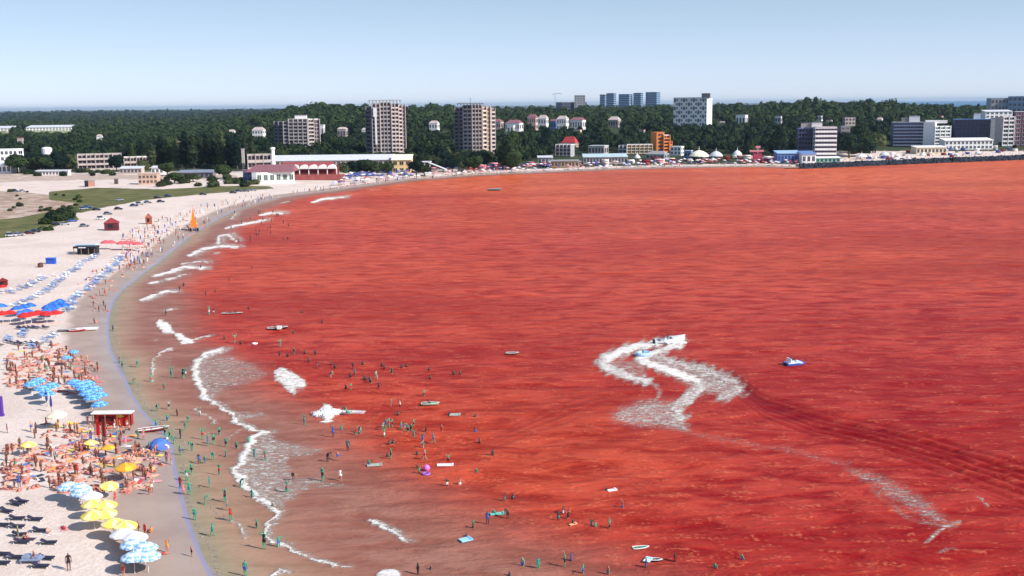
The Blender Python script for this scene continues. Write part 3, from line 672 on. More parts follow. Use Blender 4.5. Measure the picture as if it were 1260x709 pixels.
# --- orange building and the low row at its foot
T = building('orange_hotel', 'bright orange stepped hotel with terraces on its right side', 'hotel', 801, 826, 1060, [
   dict(poly=[(0,.35),(.28,0),(.66,.10),(.6,.6),(.2,.7)], top=163.5, wall=orange_wall, roofm=orange_wall, faces=[(1,1,5,'grid',orange_wall,glass)]),
   dict(poly=[(.62,.05),(.92,.16),(.85,.6),(.6,.55)], top=167, wall=orange_wall, roofm=white_wall, faces=[(0,1,5,'loggia',orange_wall,shade_glass)]),
   dict(poly=[(.88,.10),(1.0,.2),(.95,.5),(.85,.4)], top=175, wall=orange_wall, faces=[(0,1,3,'loggia',orange_wall,shade_glass)])], None, 186)
building('terraced_hotel', 'low cream hotel with one row of balconies left of the orange building', 'hotel', 762, 803, 1040, [
   dict(poly=[(0,.1),(.24,.0),(.28,.3),(.02,.35)], top=179.5, wall=grey_wall, faces=[(0,2,2,'loggia',grey_wall,shade_glass)]),
   dict(poly=[(.24,.04),(1,.0),(1,.3),(.25,.3)], top=178.5, wall=pink_wall, roofm=white_wall, faces=[(0,6,3,'loggia',cream_wall,mat('warm_recess',(0.25,0.10,0.05),.7,.2,.5))])], None, 189)
house(825, 842, 179, 181, 1020, white_wall, white_wall, 'white balconied house at the right foot of the orange building', nf=2, nb=3, hip=False, yvis=189)
house(842, 853, 184, 186, 985, blue_wall, roof_white, 'small blue-white kiosk left of the cream marquee', 'kiosk', 'kiosk', nf=1, nb=2, hip=False, yvis=193)
house(795, 824, 187, 190, 975, grey_wall, roof_grey, 'long grey barrel-roofed hall in front of the orange building', 'hall', 'hall', nf=1, nb=5, yvis=197)
house(724, 749, 178, 180, 1030, concrete, roof_white, 'pale flat-roofed pavilion half behind a green tree', 'pavilion', 'pavilion', nf=1, nb=5, hip=False)
def longhall(px0, px1, ywall, yroof, D, wallm, roofm, label, ybot=None, nb=10, name='beach_restaurant', cat='restaurant', deep=14, gl=glass):
    """low flat hall with a roof that slopes up to the back"""
    A = at_d(px0, ywall, D); B = at_d(px1, ywall, D); zb = H1((A.x+B.x)/2, D)-.4; root = empty(name, ((A.x+B.x)/2, D, zb))
    h = A.z/2+B.z/2-zb; L = (B.x-A.x)/2; hr = (ztop(px0, yroof, D+deep)+ztop(px1, yroof, D+deep))/2-zb
    m = MB(); m.add([(-L,0,0),(L,0,0),(L,deep,0),(-L,deep,0),(-L,0,h),(L,0,h),(L,deep,hr-.3),(-L,deep,hr-.3)], [(0,3,2,1),(4,5,6,7),(0,1,5,4),(1,2,6,5),(2,3,7,6),(3,0,4,7)]); wo_ = m.build('wall', wallm, root)
    m = MB(); m.add([(-L-.5,-.8,h-.05),(L+.5,-.8,h-.05),(L+.5,deep+.5,hr),(-L-.5,deep+.5,hr),(-L-.5,-.8,h+.3),(L+.5,-.8,h+.3),(L+.5,deep+.5,hr+.35),(-L-.5,deep+.5,hr+.35)], [(0,3,2,1),(4,5,6,7),(0,1,5,4),(1,2,6,5),(2,3,7,6),(3,0,4,7)]); m.build('roof', roofm, root)
    nf = max(1, int(h/4.2))
    facade(root, (A.x, D), (B.x, D), zb+.3, zb+h-.2, nf, nb, 'grid', wallm, gl, par=wo_)
    tag(root, label, cat); KEEP.append((px0, yroof-1, px1, ywall+6, D)); return root
longhall(718, 772, 193.5, 189.5, 940, concrete, mat('sheet_roof_teal', (0.50,0.62,0.66), .5, .15, .2), 'long beach pavilion with pale blue-green roof facing the sea', nb=14, name='beach_pavilion', cat='pavilion')
longhall(662, 680, 194, 192, 930, grey_wall, roof_white, 'small white-roofed beach hut beside the big tree', nb=4, name='beach_hut', cat='hut')
longhall(678, 712, 198.5, 197, 900, mat('ochre_wall', (.45,.33,.2), .8, .2, .5), roof_grey, 'low brown beach terrace under the red-roofed villa', nb=8, name='beach_terrace', cat='terrace', deep=8)
building('ruined_pavilion', 'skeletal grey building with a white slab roof under the red villa', 'building', 684, 707, 1020, [dict(poly=rect(.2,'right',20), top=178.5, wall=grey_wall, roofm=white_wall, faces=[(0,4,3,'loggia',concrete,shade_glass)])], None, 190)

# --- right-hand shore buildings
T = building('banded_hotel', 'white hotel with dark ribbon windows and blue-black left wing behind the breakwater', 'hotel', 980, 1031, 960, [
   dict(poly=[(0,.35),(.04,.2),(.50,.30),(.5,.7),(.05,.8)], top=159, wall=navy_wall, roofm=blue_wall, faces=[(1,6,7,'loggia',navy_wall,shade_glass)]),
   dict(poly=[(.36,.4),(.46,.05),(.98,.14),(.9,.6)], top=157, wall=white_wall, roofm=concrete, faces=[(1,1,7,'slabband',white_wall,mat('ribbon_glass',(0.05,0.03,0.06),.3,.3,.4)),(0,2,7,'grid',blue_wall,glass)]),
   dict(poly=[(.36,.2),(.62,.2),(.62,.5),(.36,.5)], top=151.5, bot=157, wall=white_wall),
   dict(poly=[(.10,.3),(.34,.3),(.34,.5),(.12,.5)], top=152.5, bot=159, wall=concrete_pink)], None, 193)
building('blue_hotel', 'dark blue hotel with thin pale floor lines and white plant room', 'hotel', 1096, 1137, 1110, [
   dict(poly=[(0,.3),(.08,.06),(1,.16),(.9,.6),(.05,.7)], top=151, wall=mat('blue_shadow_wall',(0.10,0.12,0.22),.6,.2,.3), roofm=grey_wall, faces=[(1,1,7,'slabband',mat('slate_band',(0.20,0.24,0.38),.6,.1,.3),glass)]),
   dict(poly=[(.54,.25),(.86,.25),(.86,.5),(.54,.5)], top=143.5, bot=151, wall=white_wall),
   dict(poly=[(.30,.25),(.54,.28),(.54,.5),(.3,.5)], top=146, bot=151, wall=concrete_dark)], 'sea-front hotels behind the breakwater', 174)
building('white_hotel', 'stark white hotel with balconies at its right corner, next to the dark blue one', 'hotel', 1136, 1170, 1080, [
   dict(poly=[(0,.2),(.42,.04),(.5,.5),(.1,.6)], top=151, wall=white_wall, roofm=white_wall),
   dict(poly=[(.42,.0),(.98,.18),(.9,.6),(.4,.5)], top=156, wall=white_wall, roofm=white_wall, faces=[(0,3,6,'loggia',white_wall,mat('green_recess',(0.10,0.20,0.18),.5,.2,.5))]),
   dict(poly=[(.06,.3),(.86,.3),(.84,.6),(.1,.7)], top=149, bot=152, wall=white_wall, roofm=white_wall)], 'sea-front hotels behind the breakwater', 178)
building('navy_hotel', 'long navy blue hotel slab with white cube on its roof', 'hotel', 1171, 1229, 1150, [
   dict(poly=[(0,.35),(.06,.08),(.82,.10),(.82,.5),(.03,.6)], top=147.5, wall=navy_wall, roofm=blue_wall, faces=[(1,9,6,'grid',navy_wall,glass)]),
   dict(poly=[(.82,.08),(.97,.1),(.97,.5),(.82,.5)], top=146, wall=grey_wall),
   dict(poly=[(.45,.2),(.60,.2),(.60,.4),(.45,.4)], top=140, bot=147.5, wall=white_wall)], 'sea-front hotels behind the breakwater', 170)
building('balcony_hotel', 'cream hotel with deep curved balconies stacked at its corner, rightmost seafront block', 'hotel', 1224, 1262, 1090, [
   dict(poly=[(0,.3),(.26,.05),(.3,.5),(.1,.6)], top=145, wall=concrete),
   dict(poly=[(.26,.0),(.62,.1),(.6,.5),(.28,.5)], top=144, wall=white_wall, roofm=white_wall, faces=[(0,2,7,'loggia',white_wall,shade_glass)]),
   dict(poly=[(.64,.2),(1.3,.24),(1.3,.6),(.6,.5)], top=138, wall=mat('maroon_wall',(.22,.10,.13),.8,.2,.4), roofm=white_wall, faces=[(0,3,8,'grid',white_wall,glass)])], 'sea-front hotels behind the breakwater', 176)
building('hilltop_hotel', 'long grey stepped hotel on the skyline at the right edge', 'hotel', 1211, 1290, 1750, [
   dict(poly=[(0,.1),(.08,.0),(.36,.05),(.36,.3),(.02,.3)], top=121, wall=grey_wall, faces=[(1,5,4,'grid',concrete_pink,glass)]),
   dict(poly=[(.34,.0),(1,.0),(1,.3),(.34,.3)], top=119, wall=hazed_far_wall, faces=[(0,9,5,'grid',concrete,glass)])], None, 135)
longhall(1213, 1246, 137.5, 135.5, 1500, white_wall, roof_white, 'white villa roofs below the hilltop hotel', nb=6, name='villa', cat='villa')
T = longhall(1163, 1222, 173, 170, 1060, white_wall, white_wall, 'white terraced villas stepping along the front below the navy hotel', nb=12, name='terraced_villas', cat='villa')
T = longhall(1128, 1165, 181.5, 179.5, 1010, cream_wall, white_wall, 'low white arcade with beige stalls below the white hotel', nb=8, name='arcade', cat='arcade')
T = longhall(957, 986, 189, 185.5, 925, blue_wall, mat('light_blue_roof',(.35,.52,.75),.5,.1,.3), 'low light-blue beach club with rounded windows left of the banded hotel', nb=7, name='beach_club', cat='club', gl=mat('club_windows',(.04,.06,.2),.3,.2,1))
T = longhall(987, 1004, 190, 186, 915, white_wall, blue_wall, 'blue-roofed annex between the beach club and the banded hotel', nb=3, name='annex', cat='building')
T = longhall(1004, 1034, 194.5, 193, 925, mat('green_base',(.2,.42,.34),.7,.1,1), white_wall, 'low green and white terrace at the foot of the banded hotel', nb=6, name='hotel_terrace', cat='terrace', deep=7)
building('grey_house', 'small grey house with dark loft right of the banded hotel', 'house', 1032, 1046, 1080, [dict(poly=rect(.2,'left',20), top=156, wall=concrete_dark, faces=[(1,2,6,'grid',concrete_pink,glass)])], None, 165)
# --- left-hand buildings
building('hotel_wing', 'low grey-pink hotel with three floors of gallery balconies left of the poplars', 'hotel', 93, 147, 905, [dict(poly=[(0,.0),(1,.0),(1,.22),(0,.22)], top=190, wall=concrete_pink, roofm=concrete_pink, faces=[(0,5,3,'loggia',concrete_pink,shade_glass)])], None, 206)
building('hotel_wing', 'small pink hotel annex right of the three-floor gallery hotel', 'hotel', 150, 181, 925, [dict(poly=[(0,.0),(1,.0),(1,.3),(0,.3)], top=193.5, wall=pink_wall, roofm=white_wall, faces=[(0,4,2,'loggia',concrete_pink,shade_glass)])], None, 204)
building('white_hotel_wing', 'white hotel block with two rows of square windows at the left edge', 'hotel', -30, 27, 960, [dict(poly=[(0,.0),(.86,.0),(1,.12),(.9,.3),(0,.3)], top=184.5, wall=white_wall, roofm=white_wall, faces=[(0,9,3,'grid',white_wall,glass),(1,1,3,'grid',white_wall,glass)])], None, 199)
longhall(-20, 13, 203, 201, 880, white_wall, roof_white, 'low white shed roof at the left edge below the white hotel', nb=6, name='shed', cat='shed')
T = longhall(44, 84, 210.5, 209.5, 850, white_wall, roof_white, 'long thin white-topped wall-side shed behind the pale sand', nb=10, name='long_shed', cat='shed', deep=5)
T = longhall(147, 174, 207.5, 205, 860, concrete_pink, roof_white, 'low pink shed with white roof in front of the small annex', nb=6, name='shed', cat='shed', deep=7)
T = longhall(186, 201, 206.5, 204.5, 850, white_wall, roof_white, 'small bright white shed in front of the poplars', nb=3, name='shed', cat='shed', deep=6)
building('unfinished_house', 'sand-coloured unfinished two-storey house with empty windows on the pale ground', 'house', 166, 194, 735, [dict(poly=rect(.15,'right',15), top=214.5, wall=mat('sandy_block',(.62,.43,.32),.9,.2,.5), roofm=pink_wall, faces=[(0,5,2,'grid',mat('sandy_block',(.62,.43,.32)),shade_glass)])], None, 229)
building('brick_stub', 'short brick-pink wall stub with dark doorway on the cleared ground', 'ruin', 99, 112, 722, [dict(poly=[(0,.0),(.36,.0),(.36,.3),(0,.3)], top=222.5, wall=black_paint), dict(poly=[(.36,.0),(1,.0),(1,.3),(.36,.3)], top=222.8, wall=mat('brick_pink',(.45,.22,.18),.9,.2,1))], None, 230)
building('portacabin', 'dark brown portable cabin on the pale cleared ground', 'cabin', 136, 141, 742, [dict(poly=[(0,.0),(1,.0),(1,.5),(0,.5)], top=221, wall=mat('brown_cabin',(.09,.05,.05),.7,.2,1), roofm=concrete_dark)], None, 229)
T = longhall(219, 262, 212.5, 209.5, 800, concrete_dark, mat('blue_grey_roof',(.25,.27,.34),.6,.2,.3), 'low grey-blue parking shed under the poplars', nb=8, name='car_shed', cat='shed', deep=8)
longhall(32, 88, 156.8, 154.2, 2650, white_wall, roof_white, 'long white farm shed in the far field', nb=14, name='farm_shed', cat='shed', deep=30)
longhall(-12, 13, 158, 155.3, 2600, white_wall, roof_white, 'shorter white farm shed at the left edge of the far field', nb=6, name='farm_shed', cat='shed', deep=30)
# water tank
p = at_d(58, 190, 990); root = empty('water_tank', (p.x, p.y, H1(p.x, p.y))); h = p.z-H1(p.x, p.y)
m = MB(); m.lathe([(4.2,h),(4.4,h+.3),(4.4,h+5.4),(3.2,h+6.2),(0.3,h+6.6)], 16); m.build('tank', white_wall, root, smooth=False)
m = MB(); [m.tube((3.4*math.cos(a),3.4*math.sin(a),0),(3.4*math.cos(a),3.4*math.sin(a),h+.2),.35,.35,6) for a in (0.7,2.3,3.9,5.4)]; m.build('support', concrete, root)
tag(root, 'round white water tank on legs among dark trees left of the gallery hotel', 'water tank'); KEEP.append((53,181,62,191,990))
# --- beach restaurant complex
D = 735
T = building('restaurant', 'white beach restaurant wing with plum hipped roof and small dark windows', 'restaurant', 307, 360, D, [
   dict(poly=[(0,.05),(.10,.0),(1,.0),(1,.34),(.04,.34)], top=212, wall=white_wall, roof=False, faces=[(1,6,1,'grid',white_wall,mat('green_glass',(.10,.16,.12),.3,.3,1))])], None, 224)
rl = T.location; A = at_d(302, 212, D); B = at_d(361, 212, D); zt = A.z-rl.z; zr = ztop(330, 202.5, D+9)-rl.z
m = MB(); x0, x1 = A.x-rl.x, B.x-rl.x; yy = D-rl.y
m.add([(x0,yy-1,zt),(x1,yy-1,zt),(x1,yy+20,zt),(x0,yy+20,zt),(x0+5,yy+9,zr),(x1-1,yy+9,zr)], [(0,1,5,4),(1,2,5),(2,3,4,5),(3,0,4),(3,2,1,0)]); m.build('roof', plum_tile, T)
T = building('blue_annex', 'blue-walled annex at the left end of the plum-roofed restaurant', 'building', 296, 307, 740, [dict(poly=[(0,.0),(1,.0),(1,1),(0,1)], top=210, wall=mat('dusty_blue',(.10,.13,.28),.7,.2,.5), roofm=plum_tile, faces=[(0,2,2,'grid',blue_wall,glass)])], None, 224)
p0 = at_d(357, 207, 775); p1 = at_d(414, 207, 775); root = empty('arcade_restaurant', ((p0.x+p1.x)/2, 775, H1(p0.x, 775))); L = (p1.x-p0.x)/2; zg = root.location.z
zc = ztop(385, 211, 775)-zg; za = ztop(385, 207.5, 775)-zg
m = MB(); m.box(-L, L, 2.5, 12, 0, za+1.5); m.build('wall', dark_red, root)
for k in range(6):
    x = -L+2*L*k/5 if k < 6 else 0; m = MB(); m.box(x-.3, x+.3, -.3, .3, 0, za+.2); m.build('column', white_wall, root)
me = None
for k in range(5):
    m = MB(); n = 8; r = L/5*.98; vs = []; h = 2.9
    for s_ in (0, 1):
        for q in range(n+1): a = math.pi*q/n; vs.append((r*math.cos(a), -1.0+s_*4.5, h*math.sin(a)))
    fs = [(q, q+1, n+2+q, n+1+q) for q in range(n)]+[tuple(range(n, -1, -1)), tuple(range(n+1, 2*n+2))]+[(0, n+1, 2*n+1, n)]
    if me is None: m.add(vs, fs); me = m.mesh('awning_arch', mat('white_canvas', (.85,.83,.80), .8, .05, 1), smooth=False)
    link('awning_arch', me, root, (-L+L/5*(2*k+1), 0, za-.2))
zr2 = ztop(385, 199.5, 787)-zg
m = MB(); m.add([(-L-6,1,za+1.5),(L-1,1,za+1.5),(L-4,14,zr2),(-L-8,14,zr2),(-L-6,1,za+1.1),(L-1,1,za+1.1),(L-4,14,zr2-.5),(-L-8,14,zr2-.5)], [(0,1,2,3),(7,6,5,4),(0,4,5,1),(1,5,6,2),(2,6,7,3),(3,7,4,0)]); m.build('roof', red_tile, root)
zt2 = ztop(385, 215.5, 768)-zg
m = MB(); m.box(-L+3, L+6, -7, -.4, 0, zt2); m.build('terrace_base', mat('brick_red_wall', (.34,.09,.08), .8, .2, .5), root)
m = MB()
for k in range(16): x = -L+3+(2*L+3)*k/15; m.box(x-.06, x+.06, -6.9, -6.8, zt2, zt2+1)
m.box(-L+3, L+6, -6.95, -6.8, zt2+1, zt2+1.15); m.build('railing', mat('dusky_red', (.35,.08,.08), .7, .1, 1), root)
tag(root, 'red-roofed restaurant with five white scalloped awnings over a dark red terrace', 'restaurant'); KEEP.append((355,198,418,219,775))
T = longhall(333, 483, 197.5, 191, 850, mat('olive_wall',(.42,.40,.34),.8,.2,.4), roof_white, 'very long arcade hall with pale sloping roof behind the scalloped awnings', nb=26, name='long_hall', cat='hall', deep=16, gl=shade_glass)
T = longhall(482, 506, 197, 190.5, 838, mat('yellow_wall',(.72,.52,.26),.8,.1,.4), mat('cream_roof',(.86,.80,.62),.7,.08,.4), 'cream and yellow rounded end pavilion of the long hall', nb=3, name='end_pavilion', cat='pavilion', deep=14)
building('frame_house', 'open concrete frame house behind the left end of the restaurant', 'house', 303, 332, 880, [dict(poly=[(0,.0),(1,.0),(1,.3),(0,.3)], top=190.5, wall=concrete_pink, roofm=concrete_pink, faces=[(0,3,2,'loggia',concrete_pink,shade_glass)])], None, 200)
p = at_d(336, 193, 845); root = empty('chimney', (p.x, p.y, 2)); m = MB(); m.tube((0,0,0),(0,0,ztop(336,184,845)-2),1.6,1.3,10); m.build('shaft', white_wall, root)
m = MB(); m.lathe([(1.7,0),(1.9,.2),(1.9,1.2),(1.2,1.6)],10); m.build('cap', white_wall, root, (0,0,ztop(336,184,845)-2)); tag(root, 'white cylindrical chimney rising above the left end of the long hall', 'chimney'); KEEP.append((333,182,340,194,845))
p = at_d(299, 190, 890); root = empty('brick_chimney', (p.x, p.y, 2)); m = MB(); m.box(-1,1,-1,1,0,ztop(299,184,890)-2); m.build('shaft', concrete, root); m = MB(); m.box(-1.3,1.3,-1.3,1.3,0,.6); m.build('cap', concrete, root, (0,0,ztop(299,184,890)-2))
tag(root, 'square grey chimney left of the open frame house', 'chimney')
# beach tower with white slide
p = ground(527, 214); root = empty('water_slide', p); m = MB(); m.box(-9,2,2,10,8.5,9.2); m.build('platform', roof_white, root)
m = MB(); [m.box(x-.3,x+.3,y-.3,y+.3,0,8.5) for x in (-8,-3,1) for y in (3,9)]; m.build('support', grey_wall, root)
m = MB(); m.add([(0,2,9),(0,5,9),(14,5,3.2),(14,2,3.2),(0,2,8.2),(0,5,8.2),(14,5,2.4),(14,2,2.4)], [(0,3,2,1),(4,5,6,7),(0,1,5,4),(1,2,6,5),(2,3,7,6),(3,0,4,7)])
m.box(0,.4,1.6,2,8,8.4); m.build('slide_chute', white_paint, root); tag(root, 'white slide ramp on a dark platform at the back of the crowded beach', 'slide'); KEEP.append((515,196,542,212,p.y-5))
# sign mast, marquee, tents
p = ground(932, 200); root = empty('red_sign_tower', p)
m = MB(); m.box(-3.5,3.5,0,3,0,8.5); m.box(2,14,0,5,0,3.2); m.build('hut', mat('plum_red',(.40,.05,.10),.6,.2,.6), root)
m = MB(); m.box(-7,5,-1,0,9.0,10.6); m.box(-2,2,-1.1,-.2,12,14); m.build('sign_board', mat('rose_board',(.60,.22,.25),.6,.1,1), root); m = MB(); m.tube((0,-.5,8),(0,-.5,12.4),.25,.25,6); m.build('mast', white_paint, root)
tag(root, 'plum red beach bar with stacked sign boards left of the beach club', 'beach bar'); KEEP.append((925,176,950,196,900))
def marquee(px, py, wpx, hpx, m1, label):
    p = ground(px, py); k = p.y/FPX; r = wpx*k/2; h = hpx*k; root = empty('marquee', p)
    m = MB(); m.lathe([(r,h*.42),(r*.98,h*.5),(r*.75,h*.72),(r*.4,h*.9),(.4,h)], 14); m.build('roof', m1, root)
    m = MB(); [m.tube((r*.93*math.cos(a),r*.93*math.sin(a),0),(r*.93*math.cos(a),r*.93*math.sin(a),h*.46),.18,.18,5) for a in np.linspace(0,5.6,9)]; m.build('pole', wood, root)
    m = MB(); m.tube((0,0,h*.98),(0,0,h*1.35),.3,.1,6); m.build('finial', white_paint, root)
    tag(root, label, 'marquee'); KEEP.append((px-wpx/2,py-hpx,px+wpx/2,py,p.y)); return root
marquee(860, 198, 25, 13, mat('cream_canvas',(.85,.80,.60),.8,.05,1), 'round cream canvas marquee with a finial behind the crowded beach')
marquee(881, 197, 17, 11, mat('grey_canvas',(.60,.62,.68),.8,.08,1), 'grey-white marquee touching the cream one on its right')
marquee(907, 195, 12, 10, white_paint, 'small white pointed marquee left of the plum red bar')
marquee(784, 198, 8, 8, white_paint, 'small white tent in front of the terraced hotel')
marquee(1060, 196, 14, 7, white_paint, 'flat white marquee above the breakwater right of the dark tree')
marquee(1088, 194, 12, 7, mat('grey_canvas',(.60,.62,.68),.8,.08,1), 'grey marquee on the promenade below the dark blue hotel')

# --- breakwater
pts = [at_z(x, y) for x, y in [(984,207.5),(1020,206),(1060,204.3),(1100,202.6),(1150,200.5),(1200,198.6),(1260,196.2),(1330,193.8),(1420,191)]]
root = empty('breakwater', pts[0]); rb = random.Random(5); m = MB(); o = pts[0]
rock = [(-.5,-.4,-.4),(.5,-.5,-.35),(.55,.5,-.4),(-.45,.55,-.3),(-.35,-.35,.4),(.4,-.3,.45),(.35,.4,.35),(-.4,.35,.5)]
fcs = [(0,3,2,1),(4,5,6,7),(0,1,5,4),(1,2,6,5),(2,3,7,6),(3,0,4,7)]
for a, b in zip(pts[:-1], pts[1:]):
    L = (b-a).length; n = int(L/1.1)
    for k in range(n):
        for row in range(4):
            q = a.lerp(b, (k+rb.random())/n); s = rb.uniform(1.2, 2.6); off = -4.5+row*2.6+rb.uniform(-.6, .6)
            M = Matrix.Translation((q.x-o.x, q.y-o.y+off, .1+row*.95+rb.uniform(-.4, .4))) @ Euler((rb.uniform(-.5,.5), rb.uniform(-.5,.5), rb.uniform(0,6))).to_matrix().to_4x4() @ Matrix.Diagonal((s, s*rb.uniform(.7,1.1), s*rb.uniform(.6,.9), 1))
            m.add(rock, fcs, 0, M)
bo = m.build('boulders', mat('dark_wet_rock', (.030,.036,.055), .8, .6, .35, .4), root); bo['kind'] = 'stuff'
m = MB()
for a, b in zip(pts[:-1], pts[1:]):
    m.add([(a.x-o.x,a.y-o.y+5,1),(b.x-o.x,b.y-o.y+5,1),(b.x-o.x,b.y-o.y+13,1),(a.x-o.x,a.y-o.y+13,1),(a.x-o.x,a.y-o.y+5,3.4),(b.x-o.x,b.y-o.y+5,3.4),(b.x-o.x,b.y-o.y+13,3.4),(a.x-o.x,a.y-o.y+13,3.4)], fcs)
m.build('concrete_walkway', mat('pale_walkway', (.50,.43,.40), .9, .2, .3), root)
tag(root, 'dark boulder breakwater with pale walkway on the right shore', 'breakwater')
# ------------------------------------------------------------------ trees
leafA = bpy.data.materials.new('foliage'); leafA.use_nodes = True
def leaf_mat(m, base, light):
    t = m.node_tree; L = t.links; b = t.nodes['Principled BSDF']; b.inputs['Roughness'].default_value = 0.8; b.inputs['Specular IOR Level'].default_value = 0.04
    oi = node(t, 'ShaderNodeObjectInfo'); geo = node(t, 'ShaderNodeNewGeometry')
    n = node(t, 'ShaderNodeTexNoise'); n.inputs['Scale'].default_value = 0.12; n.inputs['Detail'].default_value = 4; L.new(geo.outputs['Position'], n.inputs['Vector'])
    ad = node(t, 'ShaderNodeMath', operation='ADD'); L.new(n.outputs[0], ad.inputs[0]); 
    mu = node(t, 'ShaderNodeMath', operation='MULTIPLY_ADD'); mu.inputs[1].default_value = 0.5; mu.inputs[2].default_value = -0.25; L.new(oi.outputs['Random'], mu.inputs[0]); L.new(mu.outputs[0], ad.inputs[1])
    ra = node(t, 'ShaderNodeMapRange'); ra.inputs[1].default_value = 0.36; ra.inputs[2].default_value = 0.66; L.new(ad.outputs[0], ra.inputs[0])
    mx = node(t, 'ShaderNodeMix'); mx.data_type = 'RGBA'; mx.inputs[6].default_value = base+(1,); mx.inputs[7].default_value = light+(1,)
    L.new(ra.outputs[0], mx.inputs[0]); L.new(mx.outputs[2], b.inputs['Base Color']); return m
leaf_mat(leafA, (0.008, 0.018, 0.014), (0.038, 0.060, 0.021))
leafB = leaf_mat((lambda m: (setattr(m, 'use_nodes', True), m)[1])(bpy.data.materials.new('olive_foliage')), (0.025, 0.035, 0.018), (0.075, 0.092, 0.038))
bark = mat('bark', (0.10, 0.08, 0.06), 0.9, 0.2, 2)
ICO = {}
def ico(sub):
    if sub not in ICO:
        bm = bmesh.new(); bmesh.ops.create_icosphere(bm, subdivisions=sub, radius=1.0)
        V = np.array([v.co[:] for v in bm.verts]); F = np.array([[v.index for v in f.verts] for f in bm.faces]); bm.free(); ICO[sub] = (V, F)
    return ICO[sub]
rng = np.random.RandomState(11)
def crown(blobs, nleaf, size, sub=2, seed=0):
    """blobs: (x,y,z,rx,rz); rough lobes plus many leaf-sized faces standing off them"""
    r = np.random.RandomState(seed); Vs, Fs = [], []; nv = 0
    V0, F0 = ico(sub)
    for (x, y, z, rx, rz) in blobs:
        k = 1+0.22*r.randn(len(V0), 1); V = V0*np.array([rx, rx, rz])*0.86*np.clip(k, .5, 1.5)+np.array([x, y, z]); Vs.append(V); Fs.append(F0+nv); nv += len(V)
    tot = sum(b[3]**2 for b in blobs)
    for (x, y, z, rx, rz) in blobs:
        n = int(nleaf*rx*rx/tot); d = r.randn(n, 3); d /= np.linalg.norm(d, axis=1, keepdims=True); d[:, 2] = np.where(d[:, 2] < -.6, -d[:, 2], d[:, 2])
        rad = r.uniform(.85, 1.16, (n, 1)); c = d*rad*np.array([rx, rx, rz])+np.array([x, y, z])
        s = size*r.uniform(.6, 1.5, (n, 1)); a = r.randn(n, 3); a -= d*(a*d).sum(1, keepdims=True)*.6; a /= np.linalg.norm(a, axis=1, keepdims=True)
        b = np.cross(d, a)+.35*r.randn(n, 3); T = np.stack([c-a*s*.5-b*s*.3, c+a*s*.5-b*s*.3, c+b*s*.6], 1).reshape(-1, 3)
        Vs.append(T); Fs.append(np.arange(3*n).reshape(-1, 3)+nv); nv += 3*n
    return np.vstack(Vs), np.vstack(Fs)
def broad(seed, h=11, r=4.6):
    q = np.random.RandomState(seed); b = [(0, 0, h*.62, r*.8, h*.32)]
    for k in range(6):
        a = k*1.05+q.rand(); rr_ = r*q.uniform(.42, .62); b.append((r*.5*math.cos(a), r*.5*math.sin(a), h*q.uniform(.42, .78), rr_, rr_*.9))
    return b
def poplar(seed, h=22):
    q = np.random.RandomState(seed); return [(q.uniform(-.3, .3), q.uniform(-.3, .3), h*z, r, h*.13) for z, r in ((.2, 1.6), (.35, 2.3), (.5, 2.5), (.65, 2.2), (.8, 1.6), (.92, .9))]
def trunk_mesh(h, r, n=5, seed=0):
    q = random.Random(seed); m = MB(); m.tube((0, 0, -.5), (0.1, 0, h*.45), r, r*.7, 7); m.tube((.1, 0, h*.43), (0, .1, h*.75), r*.7, r*.35, 6)
    for k in range(n):
        a = q.uniform(0, 6.28); z = h*q.uniform(.3, .5); m.tube((0, 0, z), (math.cos(a)*h*.22, math.sin(a)*h*.22, z+h*.22), r*.4, r*.15, 5)
    return m.mesh('trunk', bark)
PROTO = {}
for k in range(4):
    V, F = crown(broad(20+k), 620, 1.15, 2, k); PROTO[('broad', k)] = (np_mesh('crown', V, F, leafA), trunk_mesh(11, .38, 5, k))
for k in range(2):
    V, F = crown(broad(40+k, 10, 4.8), 620, 1.15, 2, 30+k); PROTO[('olive', k)] = (np_mesh('crown', V, F, leafB), trunk_mesh(10, .36, 5, k))
for k in range(3):
    V, F = crown(poplar(50+k), 560, 1.1, 1, 50+k); PROTO[('poplar', k)] = (np_mesh('crown', V, F, leafA if k else leafB), trunk_mesh(22, .4, 3, 9+k))
big = [(0,0,13,7,8),(-5,1,9,5,5.5),(5,0,10,5.5,6),(1,-2,19,4.5,5),(-2,0,6,6,4),(4,-2,5,5,3.5),(7,0,5,3.5,3.5)]
V, F = crown(big, 1900, 1.3, 2, 70); PROTO[('giant', 0)] = (np_mesh('crown', V, F, leafA), trunk_mesh(20, .8, 7, 77))
shr = [(0,0,.9,1.5,1.1),(1.1,.3,.7,1.0,.8),(-1.0,-.2,.8,1.1,.9)]
V, F = crown(shr, 240, .5, 1, 80); PROTO[('shrub', 0)] = (np_mesh('foliage', V, F, leafA), None)
V, F = crown(shr, 240, .5, 1, 81); PROTO[('shrub', 1)] = (np_mesh('foliage', V, F, leafB), None)
TREES = {}
def tree(kind, k, x, y, s, label, group, name='broadleaf_tree', cat='tree', sz=None, rz=None):
    z = H1(x, y); cm, tm = PROTO[(kind, k)]; root = empty(name, (x, y, z-.1), random.uniform(0, 6.28) if rz is None else rz, s)
    if sz: root.scale = (s, s, sz)
    c = link('crown' if tm else 'foliage', cm, root)
    if tm: link('trunk', tm, root)
    tag(root, label, cat, group); return root
